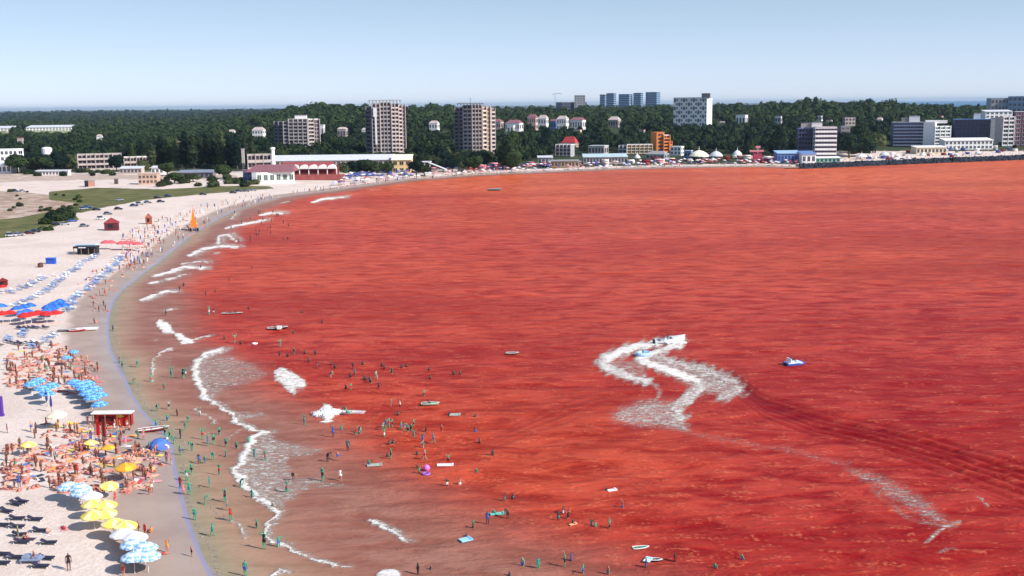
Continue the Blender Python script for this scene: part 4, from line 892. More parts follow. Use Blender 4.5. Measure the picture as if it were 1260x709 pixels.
# individually placed trees and shrubs
def T_at(kind, k, px, pybase, ptop, label, group=None, D=None, name='broadleaf_tree', cat='tree', hh=None, wk=1.0):
    D = D or ground(px, pybase).y; p = at_d(px, ptop, D); z = H1(p.x, D); h0 = hh or {'broad': 11, 'olive': 10, 'poplar': 22.5, 'giant': 23.5, 'shrub': 2.1}[kind]
    s = (p.z-z)/h0; o = tree(kind, k, p.x, D, s*wk, label, group, name, cat, s); return o
T_at('giant', 0, 628, 0, 163, 'huge grey-green spreading tree standing at the back of the beach right of the tower', D=880, wk=1.05)
T_at('giant', 0, 672, 0, 158, 'big dark spreading tree rising left of the red-roofed villa', D=1090, wk=.8)
T_at('giant', 0, 925, 0, 163, 'big grey-green tree behind the plum red beach bar', D=990, wk=1.0)
T_at('giant', 0, 957, 0, 158, 'tall olive-green tree left of the banded hotel wing', D=1010, wk=.9)
T_at('giant', 0, 1062, 0, 155, 'broad black-green tree mass right of the banded hotel', D=990, wk=1.15)
T_at('broad', 1, 1046, 0, 163, 'dark tree touching the right side of the banded hotel', D=975, wk=1.2)
T_at('olive', 1, 1078, 0, 162, 'yellow-green tree right of the broad black-green tree', D=1030, wk=1.1)
T_at('broad', 2, 20, 0, 190, 'dark round tree in front of the white hotel at the left edge', D=880, wk=1.5)
T_at('broad', 3, 50, 0, 191, 'dark wide tree beneath the round water tank', D=890, wk=1.6)
T_at('broad', 1, 72, 0, 190, 'dark tree between the water tank and the gallery hotel', D=900, wk=1.4)
T_at('broad', 0, 142, 0, 191, 'dark round tree covering the right end of the gallery hotel', D=885, wk=1.1)
T_at('olive', 0, 176, 0, 196, 'small grey-green tree in front of the pink annex', D=880, wk=1.0)
T_at('broad', 2, 274, 0, 203, 'round dark bush-like tree between the poplars and the restaurant', D=790, wk=1.6)
T_at('broad', 0, 205, 0, 200, 'small dark tree beside the bright white shed', D=830, wk=1.4)
T_at('olive', 1, 237, 0, 214, 'low pale olive tree at the right end of the unfinished house', D=760, wk=2.2)
T_at('broad', 3, 214, 0, 212, 'low dark bushy tree right of the unfinished house', D=745, wk=2.0)
T_at('olive', 0, 362, 220, 207, 'round yellow-green bush at the left end of the scalloped awnings', wk=1.4, name='bush', cat='bush')
for k, (px, pt) in enumerate([(425,200),(438,198),(451,196),(463,199),(476,200),(512,197),(522,203),(545,198),(556,195),(570,199),(583,192)]):
    T_at('olive' if k % 3 == 0 else 'broad', k % 2, px, 0, pt, 'dark green tree before the long pale hall', 'trees between the long hall and the beach', D=815 if k < 7 else 850, wk=1.35)
for k, (px, pt) in enumerate([(186,176),(196,168),(207,166),(216,172),(226,163),(236,165),(245,170),(254,164),(263,168),(272,164),(281,168),(290,166),(300,170),(174,173),(161,176),(310,175)]):
    T_at('poplar', k % 3, px, 0, pt, 'tall dark poplar left of the restaurant chimney', 'poplars left of the restaurant', D=905+(k*37) % 45, name='poplar_tree', wk=1.35)
for k, (px, py, s) in enumerate([(62,270,1.6),(67,268,1.9),(72,272,1.8),(78,268,2.2),(84,270,2.0),(88,266,1.5),(56,276,1.5),(92,262,1.4),(83,262,1.5),(97,244,1.1),(98,249,.8),(76,263,1.5),(60,284,1.0),(52,284,1.0)]):
    p = ground(px, py); tree('shrub', k % 2, p.x, p.y, s, 'dark shrub in the clump beside the parked cars', 'shrubs beside the parked cars', 'shrub', 'shrub')
for k in range(26):
    px = random.uniform(195, 320); p = ground(px, random.uniform(222, 231)-0.02*(px-195)*.5); tree('shrub', k % 2, p.x, p.y, random.uniform(1.2, 2.2), 'grey-green shrub behind the green strip', 'shrubs behind the green strip', 'shrub', 'shrub')
for k in range(22):
    p = ground(random.uniform(0, 95), random.uniform(236, 262)); tree('shrub', k % 2, p.x, p.y, random.uniform(.5, 1.0), 'scrubby tuft on the brown waste ground', 'scrub on the brown ground', 'shrub', 'shrub')
for k in range(18):
    px = random.uniform(20, 140); p = ground(px, random.uniform(212, 217)); tree('shrub', k % 2, p.x, p.y, random.uniform(1.2, 2.0), 'dark shrub behind the pale cleared ground', 'shrubs behind the cleared ground', 'shrub', 'shrub')
for k, (px, py) in enumerate([(1140,198),(1186,197),(1202,184),(1192,183),(1010,199),(1248,186),(1230,184),(1120,184),(1225,180)]):
    p = at_z(px, py, 3); tree('broad', k % 4, p.x, max(p.y, 930), .42, 'small dark promenade tree above the breakwater', 'promenade trees', name='promenade_tree')

# the wood: nearest trees one by one, the rest as one mass
FX = [-400, 60, 90, 150, 290, 300, 330, 505, 530, 560, 600, 650, 700, 760, 900, 960, 1003, 1040, 1090, 1300, 1700]
FD = [900, 890, 925, 945, 930, 915, 905, 905, 880, 885, 890, 960, 1050, 1065, 1030, 1000, 1010, 990, 1090, 1120, 1150]
cand = []
q = np.random.RandomState(21)
def try_add(D, px, sc):
    p = at_d(px, 160, D); x = p.x
    cand.append((x, D, sc))
D = 885.0
while D < 3300:
    step = 10.5 if D < 1250 else (13 if D < 1700 else 19)
    lat = 9.5 if D < 1250 else (12 if D < 1700 else 17)
    u = -0.62
    while u < 0.62:
        x = u*D+q.uniform(-3, 3); y = D+q.uniform(-4, 4); cand.append((x, y, (q.uniform(.65, 1.2)+(0.45 if q.rand() < .10 else 0))*(1 if D < 1700 else 1.25)))
        u += lat/D
    D += step
C = np.array(cand); hz = height(C[:, 0], C[:, 1]); sx, sy = proj(C[:, 0], C[:, 1], hz)
ok = (C[:, 1] > np.interp(sx, FX, FD)) & (shore_d(C[:, 0], C[:, 1]) > 25)
ok &= ~((C[:, 0]/C[:, 1] < -0.2) & (C[:, 1] > 2330) & (C[:, 1] < 2960))
hgt = 11*C[:, 2]; _, ty = proj(C[:, 0], C[:, 1], hz+hgt); rpx = 4.6*C[:, 2]*FPX/C[:, 1]
for (x0, y0, x1, y1, KD) in KEEP:
    ok &= ~((C[:, 1] < KD+22) & (sx+rpx*.8 > x0) & (sx-rpx*.8 < x1) & (ty < y1) & (sy+1 > y0))
C = C[ok]; sx = sx[ok]; ty = ty[ok]; hz = hz[ok]
order = np.argsort(C[:, 1]+np.where((sx < 5) | (sx > 1255), 1e4, 0))
n_ind = 215
zone = [(-99, 150, 'behind the gallery hotel'), (150, 300, 'behind the poplars'), (300, 440, 'below the shorter hotel tower'), (440, 520, 'at the foot of the middle tower'), (520, 620, 'around the rightmost tower'),
        (620, 760, 'around the red-roofed villa'), (760, 900, 'around the orange hotel'), (900, 1000, 'behind the plum red beach bar'), (1000, 1110, 'between the banded and the blue hotel'), (1110, 2000, 'behind the seafront hotels')]
for i in order[:n_ind]:
    x, y, s = C[i]; zn = [z[2] for z in zone if z[0] <= sx[i] < z[1]]; kd = 'olive' if q.rand() < .25 else 'broad'
    nm = ('pale olive-green' if kd == 'olive' else 'dense dark green')
    tree(kd, q.randint(2 if kd == 'olive' else 4), x, y, s, '%s tree of the wood %s' % (nm, zn[0]), '%s trees %s' % (nm, zn[0]))
rest = order[n_ind:]
near = [i for i in rest if C[i, 1] < 1500]; far = [i for i in rest if C[i, 1] >= 1500]
def mass(idx, protos, name, label, m, sk=1.0):
    Vs, Fs, nv = [], [], 0
    for i in idx:
        x, y, s = C[i] if not isinstance(i, tuple) else i[:3]; z = hz[i] if not isinstance(i, tuple) else i[3]
        V, F = protos[q.randint(len(protos))]; a = q.uniform(0, 6.28); c, s_ = math.cos(a), math.sin(a); k = s*sk
        W = np.empty_like(V); W[:, 0] = (V[:, 0]*c-V[:, 1]*s_)*k+x; W[:, 1] = (V[:, 0]*s_+V[:, 1]*c)*k+y; W[:, 2] = V[:, 2]*s*q.uniform(.85, 1.2)+z
        Vs.append(W); Fs.append(F+nv); nv += len(V)
    o = link(name, np_mesh(name, np.vstack(Vs), np.vstack(Fs), m)); tag(o, label, 'trees', kind='stuff'); return o
def lowcrown(seed, nleaf, sub): 
    b = broad(seed, 11, 4.8)[:4]; return crown(b, nleaf, 1.9, sub, seed)
mass(near, [lowcrown(90+k, 90, 1) for k in range(5)], 'wood_canopy', 'dark mixed wood filling the slope between the hotels and villas', leafA)
mass(far, [crown([(0, 0, 6.5, 5.2, 4.8)], 40, 2.6, 1, 100+k) for k in range(6)], 'hill_wood_canopy', 'dark wood covering the hill up to the skyline', leafA)
# far plain woods at the left and skyline belt
FP = []
D = 2980.0
while D < 9500:
    u = -0.75
    while u < 0.7:
        if u < -0.13 or (D > 3300 and D < 5200 and u < 0.34):
            if wnoise(np.array([u*D]), np.array([D*1.6]), 900, 7)[0] > -0.75 or D < 3600:
                x = u*D+q.uniform(-12, 12); FP.append((x, D+q.uniform(-20, 20), q.uniform(1.2, 2.1)*D/4200))
        u += 26/D*(D/3000)**.8
    D *= 1.028
FP = np.array(FP); FZ = height(FP[:, 0], FP[:, 1])
mass([(a[0], a[1], a[2], z) for a, z in zip(FP, FZ)], [crown([(0, 0, 4.5, 7, 4.6)], 10, 4, 1, 120+k) for k in range(4)], 'plain_wood_canopy', 'bluish belts of woodland on the far plain', leafA)
HAZE = 0.000028
SHARED = ('dense', 'pale olive', 'loungers in', 'loungers below', 'loungers left')
# ------------------------------------------------------------------ people
skin_tan = mat('tanned_skin', (0.42, 0.20, 0.14), 0.6, 0.1, 3); skin_red = mat('sunburnt_skin', (0.56, 0.22, 0.17), 0.6, 0.1, 3)
skin_dark = mat('deep_tanned_skin', (0.20, 0.075, 0.05), 0.6, 0.1, 3); skin_pale = mat('pale_skin', (0.62, 0.36, 0.28), 0.6, 0.1, 3)
wet_teal = mat('wet_teal_skin', (0.04, 0.36, 0.21), 0.4, 0.3, 3, spec=0.5); wet_dark = mat('wet_shaded_skin', (0.045, 0.055, 0.05), 0.4, 0.3, 3, spec=0.5)
wet_pale = mat('wet_pale_green_skin', (0.30, 0.42, 0.33), 0.4, 0.2, 3, spec=0.5)
hair_m = mat('dark_hair', (0.02, 0.015, 0.012), 0.6, 0.2, 5); hair_b = mat('light_hair', (0.30, 0.20, 0.10), 0.6, 0.2, 5)
CL = {n: mat(n+'_swimwear', c, 0.7, 0.1, 3) for n, c in dict(black=(.02,.02,.025), red=(.55,.03,.03), blue=(.05,.12,.45), white=(.75,.75,.75), green=(.05,.35,.15), orange=(.8,.3,.05), pink=(.75,.2,.4), teal=(.03,.25,.25)).items()}
def body(pose):
    J = dict(pelvis=(0,0,.95,.135,.105), waist=(0,0,1.12,.12,.09), chest=(0,0,1.32,.155,.105), neck=(0,0,1.48,.055,.055), jaw=(0,.02,1.56,.07,.075), skull=(0,0,1.66,.08,.095))
    for s, n in ((-1,'l'),(1,'r')):
        J['sh'+n] = (s*.18,0,1.42,.06,.06); J['el'+n] = (s*.24,-.02,1.14,.042,.042); J['wr'+n] = (s*.26,.05,.90,.03,.03); J['ha'+n] = (s*.265,.08,.82,.035,.022); J['fi'+n] = (s*.26,.11,.75,.02,.012); J['tb'+n] = (s*.225,.11,.83,.012,.012)
        J['hp'+n] = (s*.10,0,.86,.09,.095); J['kn'+n] = (s*.11,.02,.48,.06,.065); J['an'+n] = (s*.11,-.02,.09,.04,.045); J['to'+n] = (s*.12,.15,.03,.04,.03)
    def mv(n, *p): J[n] = tuple(p)+J[n][3:]
    def arm(n, e, w_):
        s = -1 if n == 'l' else 1; mv('el'+n, *e); mv('wr'+n, *w_); d = Vector(w_)-Vector(e); d.normalize(); h = Vector(w_)+d*.09; f = h+d*.08
        mv('ha'+n, *h); mv('fi'+n, *f); t_ = Vector(w_)+d*.06+Vector((-s*.04,.03,0)); mv('tb'+n, *t_)
    if pose == 'walk':
        mv('knl',-.1,.20,.50); mv('anl',-.1,.27,.10); mv('tol',-.1,.43,.05); mv('knr',.1,-.06,.47); mv('anr',.1,-.30,.12); mv('tor',.1,-.18,.02)
        arm('l', (-.23,-.14,1.16), (-.22,-.10,.92)); arm('r', (.23,.10,1.16), (.20,.27,.96))
    if pose == 'armsup':
        arm('l', (-.34,.02,1.56), (-.30,.05,1.80)); arm('r', (.34,.0,1.50), (.42,.08,1.74))
    if pose == 'armout':
        arm('l', (-.42,.1,1.36), (-.64,.22,1.30)); arm('r', (.27,.05,1.16), (.18,.22,1.05))
    if pose == 'bend':
        mv('waist',0,.08,1.06); mv('chest',0,.30,1.16); mv('neck',0,.45,1.20); mv('jaw',0,.54,1.20); mv('skull',0,.60,1.27)
        for s, n in ((-1,'l'),(1,'r')): mv('sh'+n, s*.17,.38,1.18); arm(n, (s*.2,.42,.92), (s*.16,.46,.68))
    if pose in ('sit', 'sitarm'):
        z = -.80
        for k in list(J):
            if k[:2] not in ('kn','an','to'): v = J[k]; J[k] = (v[0], v[1]-.05, v[2]+z, v[3], v[4])
        for s, n in ((-1,'l'),(1,'r')):
            mv('hp'+n, s*.10,.05,.12); mv('kn'+n, s*.13,.42,.42); mv('an'+n, s*.12,.66,.07); mv('to'+n, s*.12,.80,.04); arm(n, (s*.24,.12,.42), (s*.16,.36,.46))
    if pose in ('lie', 'prone'):
        N = {}
        for k, v in J.items(): N[k] = (v[0], -(v[2]-.9), .11+(v[1] if pose == 'lie' else -v[1])*.6, v[3], v[4])
        J = N
        for s, n in ((-1,'l'),(1,'r')):
            mv('to'+n, s*.13, .82, .16 if pose == 'lie' else .04)
            if pose == 'lie': mv('kn'+n, s*.12, .40, .20 if s > 0 else .13)
    if pose == 'row':
        z = -.62
        for k in list(J):
            if k[:2] not in ('kn','an','to'): v = J[k]; J[k] = (v[0], v[1], v[2]+z, v[3], v[4])
        for s, n in ((-1,'l'),(1,'r')):
            mv('hp'+n, s*.11,.05,.28); mv('kn'+n, s*.18,.42,.36); mv('an'+n, s*.16,.60,.02); mv('to'+n, s*.16,.74,.0); arm(n, (s*.26,.14,.62), (s*.16,.38,.62))
    E = [('pelvis','waist'),('waist','chest'),('chest','neck'),('neck','jaw'),('jaw','skull')]
    for n in 'lr': E += [('chest','sh'+n),('sh'+n,'el'+n),('el'+n,'wr'+n),('wr'+n,'ha'+n),('ha'+n,'fi'+n),('ha'+n,'tb'+n),('pelvis','hp'+n),('hp'+n,'kn'+n),('kn'+n,'an'+n),('an'+n,'to'+n)]
    names = list(J); me = bpy.data.meshes.new('body'); me.from_pydata([J[n][:3] for n in names], [(names.index(a), names.index(b)) for a, b in E], [])
    ob = bpy.data.objects.new('tmp_body', me); col.objects.link(ob); md = ob.modifiers.new('s', 'SKIN'); md.use_smooth_shade = True
    for i, n in enumerate(names): me.skin_vertices[0].data[i].radius = J[n][3:5]
    me.skin_vertices[0].data[names.index('pelvis')].use_root = True
    sb = ob.modifiers.new('u', 'SUBSURF'); sb.levels = 1; sb.render_levels = 1
    bpy.context.view_layer.update(); dg = bpy.context.evaluated_depsgraph_get()
    out = bpy.data.meshes.new_from_object(ob.evaluated_get(dg)); out.name = 'body'; bpy.data.objects.remove(ob)
    out.materials.clear(); out.materials.append(skin_tan)
    # suit and hair are shells of the faces nearest the hips and the crown of the head
    vs = np.array([v.co[:] for v in out.vertices]); nn = np.array([v.normal[:] for v in out.vertices]); fc = [tuple(p.vertices) for p in out.polygons]; cc = np.array([p.center[:] for p in out.polygons])
    def shell(cond, off, name, m):
        idx = np.nonzero(cond)[0]; used = sorted({v for i in idx for v in fc[i]}); mp = {v: k for k, v in enumerate(used)}
        b = MB(); b.add([tuple(vs[v]+nn[v]*off) for v in used], [tuple(mp[v] for v in fc[i]) for i in idx]); return b.mesh(name, m, smooth=True)
    P = Vector(J['pelvis'][:3]); hips = [np.array(P)]+[np.array(J['hp'+n][:3]) for n in 'lr']
    suit = shell(np.min([np.linalg.norm(cc-h, axis=1) for h in hips], axis=0) < .165, .012, 'swim_trunks', CL['black'])
    hs = np.array(J['skull'][:3]); jw = np.array(J['jaw'][:3]); up = (hs-jw)/np.linalg.norm(hs-jw)
    hair = shell((np.linalg.norm(cc-hs, axis=1) < .15) & (((cc-hs) @ up) > -.02), .014, 'hair', hair_m)
    ch = np.array(J['chest'][:3]); top = shell((np.linalg.norm(cc-ch, axis=1) < .19), .012, 'swim_top', CL['black'])
    return out, suit, hair, top
BODY = {p: body(p) for p in ('stand', 'walk', 'armsup', 'armout', 'bend', 'sit', 'lie', 'prone', 'row')}
def person(pose, loc, rz, skin, suit, hair=None, top=False, s=1.0, label='', cat='person', group=None, tiltx=0.0):
    me, su, ha, tp = BODY[pose]; root = empty('person', loc, rz, s)
    link('body', me, root, mat=skin); link('swim_trunks', su, root, mat=CL[suit]); link('hair', ha, root, mat=hair or hair_m)
    if top: link('swim_top', tp, root, mat=CL[suit])
    if tiltx: root.rotation_euler = (tiltx, 0, rz)
    tag(root, label, cat, group); return root
MARKS = [(357,470,'the bright breaking crest'), (400,510,'the white splash of the banana boat'), (260,460,'the upper foam sheet'), (335,580,'the big foam sheet'), (205,535,'the green shallows by the beached boat'),
  (230,598,'the lower waterline'), (280,630,'the small swash curl'), (330,672,'the bottom foam line'), (480,527,'the busy bather cluster'), (521,580,'the pink beach ball'), (546,573,'the white lilo'), (573,663,'the light blue float'),
  (610,636,'the pair holding a green lilo'), (693,634,'the trio in the open red water'), (730,648,'the open red water'), (788,675,'the green lilo at the bottom'), (697,695,'the bottom edge of the picture'), (880,696,'the lower right red water'),
  (200,408,'the upper broken surf'), (258,385,'the pair of upright bathers'), (400,445,'the long line of bathers'), (525,490,'the green rubber boat'), (320,280,'the far curling breakers'), (430,470,'the middle of the bather line'), (200,360,'the upper shallows'), (150,450,'the bend of the shore')]
def mark(px, py):
    d = [(math.hypot(px-m_[0], (py-m_[1])*1.5), m_) for m_ in MARKS]; d.sort(key=lambda a: a[0]); r_, m_ = d[0]
    if r_ < 14: w_ = 'beside '
    elif abs(px-m_[0]) > abs(py-m_[1])*1.2: w_ = 'left of ' if px < m_[0] else 'right of '
    else: w_ = 'beyond ' if py < m_[1] else 'in front of '
    return w_+m_[2]
BATH = [(230,592,13),(233,609,14),(252.5,621,13),(277,618,14),(280,628,12),(284,641,15),(325.5,676,18),(343,673,12),(302,709,16),(335,624,4),(353,606,12),(361,591,11),(236.5,555,15),(249.5,541,12),(256,549,12),(263,547,12),(278,550,10),(291,552,8),(278,562,7),
 (245.5,571,12),(252,570,9),(313,562,9),(326.5,567,11),(306,546,8),(193,506,11),(208,504,9),(192,525,8),(198,529,9),(203,535,9),(209,541,11),(214,546,9),(206,544,9),(169.5,452,10),(211,465,12),(225.5,466,12),(228.5,464,9),(139,407,6),(147,447,7),(150.5,452,7),(164,473,7),
 (257.5,388,9),(263,388,8),(289,423,10),(345,427,9),(253,364,5),(265,360,4),(344,438,6),(354,439,5),(362,436,8),(375,436,5),(388,437,6),(380,446,6),(390.5,454,9),(408,450,5),(412,454,6),(407,464,7),(434.5,454,7),(437,463,9),(431,465,6),(446,449,5),(450,468,5),(455,471,7),(432,480,8),(425.5,479,6),
 (470,451,5),(473,453,4),(494,452,4),(500,451,4),(482,460,7),(463,467,10),(448,467,4),(456,472,7),(466,479,8),(528,455,4),(529,465,4),(558,461,5),(566,461,5),(522,487,7),(481,500,9),(492,500,8),(490,511,5),(553,511,5),(585,513,4),
 (471,529,11),(475,527,10),(479,526,11),(483,525,9),(473,538,9),(494,527,8),(498,529,9),(502,531,8),(506,530,8),(509,524,8),(509,539,9),(524,531,7),(520,541,7),(521,551,9),(533.5,546,12),(543.5,531,8),(585,532,7),(590,544,5),(606,561,8),(481,565,12),(477,562,5),(479,547,5),(484,546,5),(523,566,12),(513,560,5),(513.5,576,6),(516,583,7),(551.5,567,7),(586,582,6),(454,573,7),(550,597,8),(566,595,6),(442,532,8),
 (374.5,523,11),(410,538,12),(420,529,6),(438.5,535,10),(444,533,7),(428,555,13),(403,568,14),(416,567,11),(397,592,15),(419,592,13),(353,606,13),
 (621,616,9),(631,613,5),(608,633,6),(600,645,14),(625,638,10),(693,631,8),(687,640,10),(699,638,9),(705,645,5),(728,646,7),(733,648,6),(750,650,9),(643,697,10),(662,700,12),(695,698,14),(703,690,9),(717.5,705,10),(748.5,706,9),(746,604,4),(627,709,5),(582,650,8),(514.5,707,13),(530,701,4),(766,625,8),(795,697,9),(830.5,690,9),(880,699,6),(913,688,6),
 (222,540,11),(228,530,10),(262,566,12),(270,585,12),(258,600,12),(296,600,10),(222,560,11),(236,584,12),(232,520,9),(246,512,9),(270,535,9),(218,512,8),(206,518,8),(240,640,13),(262,660,14),(316,650,10),(310,612,9),(202,480,8),(186,470,8),(306,380,3),(372,385,3),(361,410,3),(396,398,4),(276,418,5),(296,424,5),(221,358,6),(204,388,6),(226,352,4),(247,330,4),(282,345,3),(310,330,3)]
rp = random.Random(17)
for k in range(26): BATH.append((rp.gauss(322, 16), rp.uniform(262, 300), rp.uniform(3, 5)))
def mpp(p): return (Vector((0, 0, CAM_H))-p).length/FPX
teal_zone = lambda x, y: x < 345 or (460 < x < 515 and 505 < y < 545)
SMALL = []
for (px, py, hp) in BATH:
    if hp <= 5 or (hp <= 6 and py < 500): SMALL.append((px, py, hp)); continue
    p = at_z(px, py, 0.0); k = mpp(p); dep = math.asin(min(1, CAM_H/(k*FPX))); visb = hp*k/math.cos(dep)*1.15; full = 1.72
    s = 1.0 if visb < 1.75 else min(1.32, visb/1.72); sk = wet_teal if (teal_zone(px, py) and rp.random() < .85) or rp.random() < .4 else rp.choice([wet_dark, wet_dark, wet_pale, skin_dark, skin_tan])
    pose = rp.choice(['stand','armout','walk','armsup','bend'] if visb > 1.3 else ['stand','armout','armsup','stand'])
    sink = max(0.0, full*s-visb) if pose != 'bend' else max(0, 1.35-visb); sink = min(sink, 1.42)
    look = {wet_teal: 'teal-green wet bather', wet_dark: 'dark silhouetted bather', wet_pale: 'pale glistening bather', skin_dark: 'dark tanned bather', skin_tan: 'tanned bather'}[sk]
    dp = 'wading' if sink < .45 else ('waist-deep' if sink < 1.0 else 'chest-deep')
    su = rp.choice(['black','black','black','teal','teal','blue','white','red']); p.z = -sink-.03
    person(pose, p, rp.uniform(0, 6.28), sk, su, hair_m if rp.random() < .8 else hair_b, rp.random() < .3, s, '%s %s %s' % (look, dp, mark(px, py)), group='bathers in the sea')

# people on the sand
BM = [(140,515,'the dark red kiosk'), (45,473,'the left blue parasols'), (100,480,'the right blue parasols'), (75,520,'the cream parasol'), (35,552,'the yellow parasol'), (95,600,'the light blue parasols'), (140,640,'the yellow parasol row'), (175,685,'the lowest parasols'),
  (30,620,'the dark deckchairs'), (188,530,'the beached rowing boat'), (155,585,'the orange parasol'), (135,603,'the small yellow parasol'), (104,404,'the red and white beached boats'), (40,385,'the red parasols'), (70,440,'the packed towels'), (195,548,'the blue beach tent'), (225,600,'the waterline'), (210,670,'the smooth wet sand'), (120,360,'the wet sand walkway'), (150,303,'the pink-red parasols'), (20,590,'the left edge of the beach'), (75,575,'the middle of the packed beach'), (178,655,'the tip of the parasol row'), (200,300,'the far swash'), (240,275,'the orange sail')]
def bmark(px, py):
    d = [(math.hypot(px-m_[0], (py-m_[1])*1.5), m_) for m_ in BM]; d.sort(key=lambda a: a[0]); r_, m_ = d[0]
    w_ = 'beside ' if r_ < 14 else (('left of ' if px < m_[0] else 'right of ') if abs(px-m_[0]) > abs(py-m_[1])*1.2 else ('beyond ' if py < m_[1] else 'in front of '))
    return w_+m_[2]
towel_me = {}
def towel(p, rz, c):
    if c not in towel_me:
        m = MB(); vs = []; n = 6
        for i in range(n+1):
            for j in (0, 1, 2): vs.append((-.45+.45*j, -.95+1.9*i/n, .03+.012*math.sin(i*2.1+j)))
        m.add(vs, [(i*3+j, i*3+j+1, i*3+j+4, i*3+j+3) for i in range(n) for j in (0, 1)]); towel_me[c] = m.mesh('towel', c)
    return link('towel', towel_me[c], None, p, rz)
TC = [(mat('towel_white',(.8,.78,.75),.9,.1,4),'white'), (mat('towel_red',(.6,.08,.08),.9,.1,4),'red'), (mat('towel_blue',(.10,.22,.55),.9,.1,4),'blue'), (mat('towel_orange',(.85,.38,.10),.9,.1,4),'orange'), (mat('towel_pink',(.8,.35,.40),.9,.1,4),'pink'), (mat('towel_dark',(.05,.05,.08),.9,.1,4),'dark'), (mat('towel_yellow',(.85,.65,.15),.9,.1,4),'yellow')]
SKN = [(skin_tan,'tanned'), (skin_red,'sunburnt'), (skin_dark,'brown'), (skin_pale,'pale')]
def beach_person(px, py, pose, sk=None, suit=None, s=1.0, tw=None, rz=None):
    p = ground(px, py); sk, sn = sk or rp.choice(SKN); suit = suit or rp.choice(list(CL)); rz = rp.uniform(0, 6.28) if rz is None else rz
    if tw is not None: o = towel(Vector((p.x, p.y, p.z+.02)), rz, tw[0]); tag(o, '%s beach towel under a sunbather %s' % (tw[1], bmark(px, py)), 'towel', 'beach towels')
    q_ = Vector((p.x, p.y, p.z+(.03 if pose in ('lie','prone','sit') else 0)))
    verb = {'stand':'standing','walk':'walking','armsup':'raising both arms','armout':'pointing','bend':'bending over','sit':'sitting','lie':'lying face-up','prone':'lying face-down'}[pose]
    return person(pose, q_, rz, sk, suit, hair_m if rp.random() < .8 else hair_b, rp.random() < .45, s, '%s person in %s swimwear %s %s' % (sn, suit, verb, bmark(px, py)), group='people on the sand')
for a in [(222,601,'stand',SKN[2],'red',1.08),(226,609,'walk',SKN[1],'pink',.95),(187,606,'stand',SKN[0],'white',1.1),(189,601,'armout',SKN[1],'white',1.0),(184,609,'bend',SKN[1],'red',1.0),(171,656,'stand',SKN[1],'red',1.0),(179,660,'stand',SKN[1],'red',1.05),
          (186,656,'sit',SKN[1],'orange',1),(206,680,'armsup',SKN[1],'orange',1.0),(201,682,'prone',SKN[1],'red',1.0),(236,685,'stand',SKN[0],'black',.8),(142,620,'walk',SKN[1],'red',1.05),(18,603,'stand',SKN[2],'black',1.0),(24,601,'stand',SKN[2],'blue',1.25),(8,574,'stand',SKN[2],'black',.95),
          (9,533,'stand',SKN[2],'red',.95),(57,525,'walk',SKN[2],'red',1),(72,528,'stand',SKN[2],'orange',1),(92,532,'stand',SKN[2],'black',1),(115,378,'stand',SKN[2],'black',1),(116,399,'stand',SKN[2],'black',1),(130,350,'stand',SKN[2],'red',1),(129,364,'walk',SKN[2],'red',1.1),(85,702,'stand',SKN[2],'black',1.25),(152,709,'stand',SKN[1],'red',1),
          (95,585,'stand',SKN[2],'red',1.1),(73,596,'stand',SKN[2],'red',1.1),(100,560,'walk',SKN[1],'red',1)]:
    beach_person(*a[:5], s=a[5])
def scatter(n, poly, poses, towel_p=.5, minpx=3.2, smin=.85):
    pts = []; xs = [p_[0] for p_ in poly]; ys = [p_[1] for p_ in poly]; tries = 0
    while len(pts) < n and tries < 20000:
        tries += 1; x, y = rp.uniform(min(xs), max(xs)), rp.uniform(min(ys), max(ys))
        if not pip(np.array([x]), np.array([y]), poly)[0]: continue
        if min([math.hypot(x-a, (y-b)*2) for a, b in pts]+[99]) < minpx: continue
        pts.append((x, y)); ps = rp.choice(poses)
        beach_person(x, y, ps, s=rp.uniform(smin, 1.08), tw=rp.choice(TC) if ps in ('lie','prone','sit') and rp.random() < towel_p else None)
scatter(18, [(28,425),(70,418),(95,440),(125,470),(120,478),(60,465),(25,468),(5,470)], ['stand','sit','lie','prone','walk','armout'], .6)
scatter(20, [(60,520),(110,528),(168,530),(175,545),(120,556),(70,560),(20,560),(5,548)], ['stand','sit','lie','walk','stand','armout','bend'], .6)
scatter(20, [(100,522),(160,526),(160,552),(96,548)], ['stand','stand','walk','sit','armout'], .5, 3)
scatter(26, [(4,560),(60,560),(130,550),(205,548),(212,568),(160,596),(110,592),(60,600),(4,598)], ['stand','sit','lie','prone','walk','bend','sit'], .65, 4)
scatter(14, [(172,540),(210,545),(213,572),(170,572)], ['stand','sit','sit','bend'], .6, 4)
scatter(10, [(98,438),(118,444),(124,466),(100,462)], ['stand','sit','sit','walk'], .4)
scatter(9, [(92,345),(150,310),(190,285),(225,262),(235,265),(190,305),(150,345),(120,400)], ['stand','walk','sit'], .2)
scatter(5, [(10,660),(90,640),(70,700),(10,708)], ['stand','lie','sit'], .3, 8)

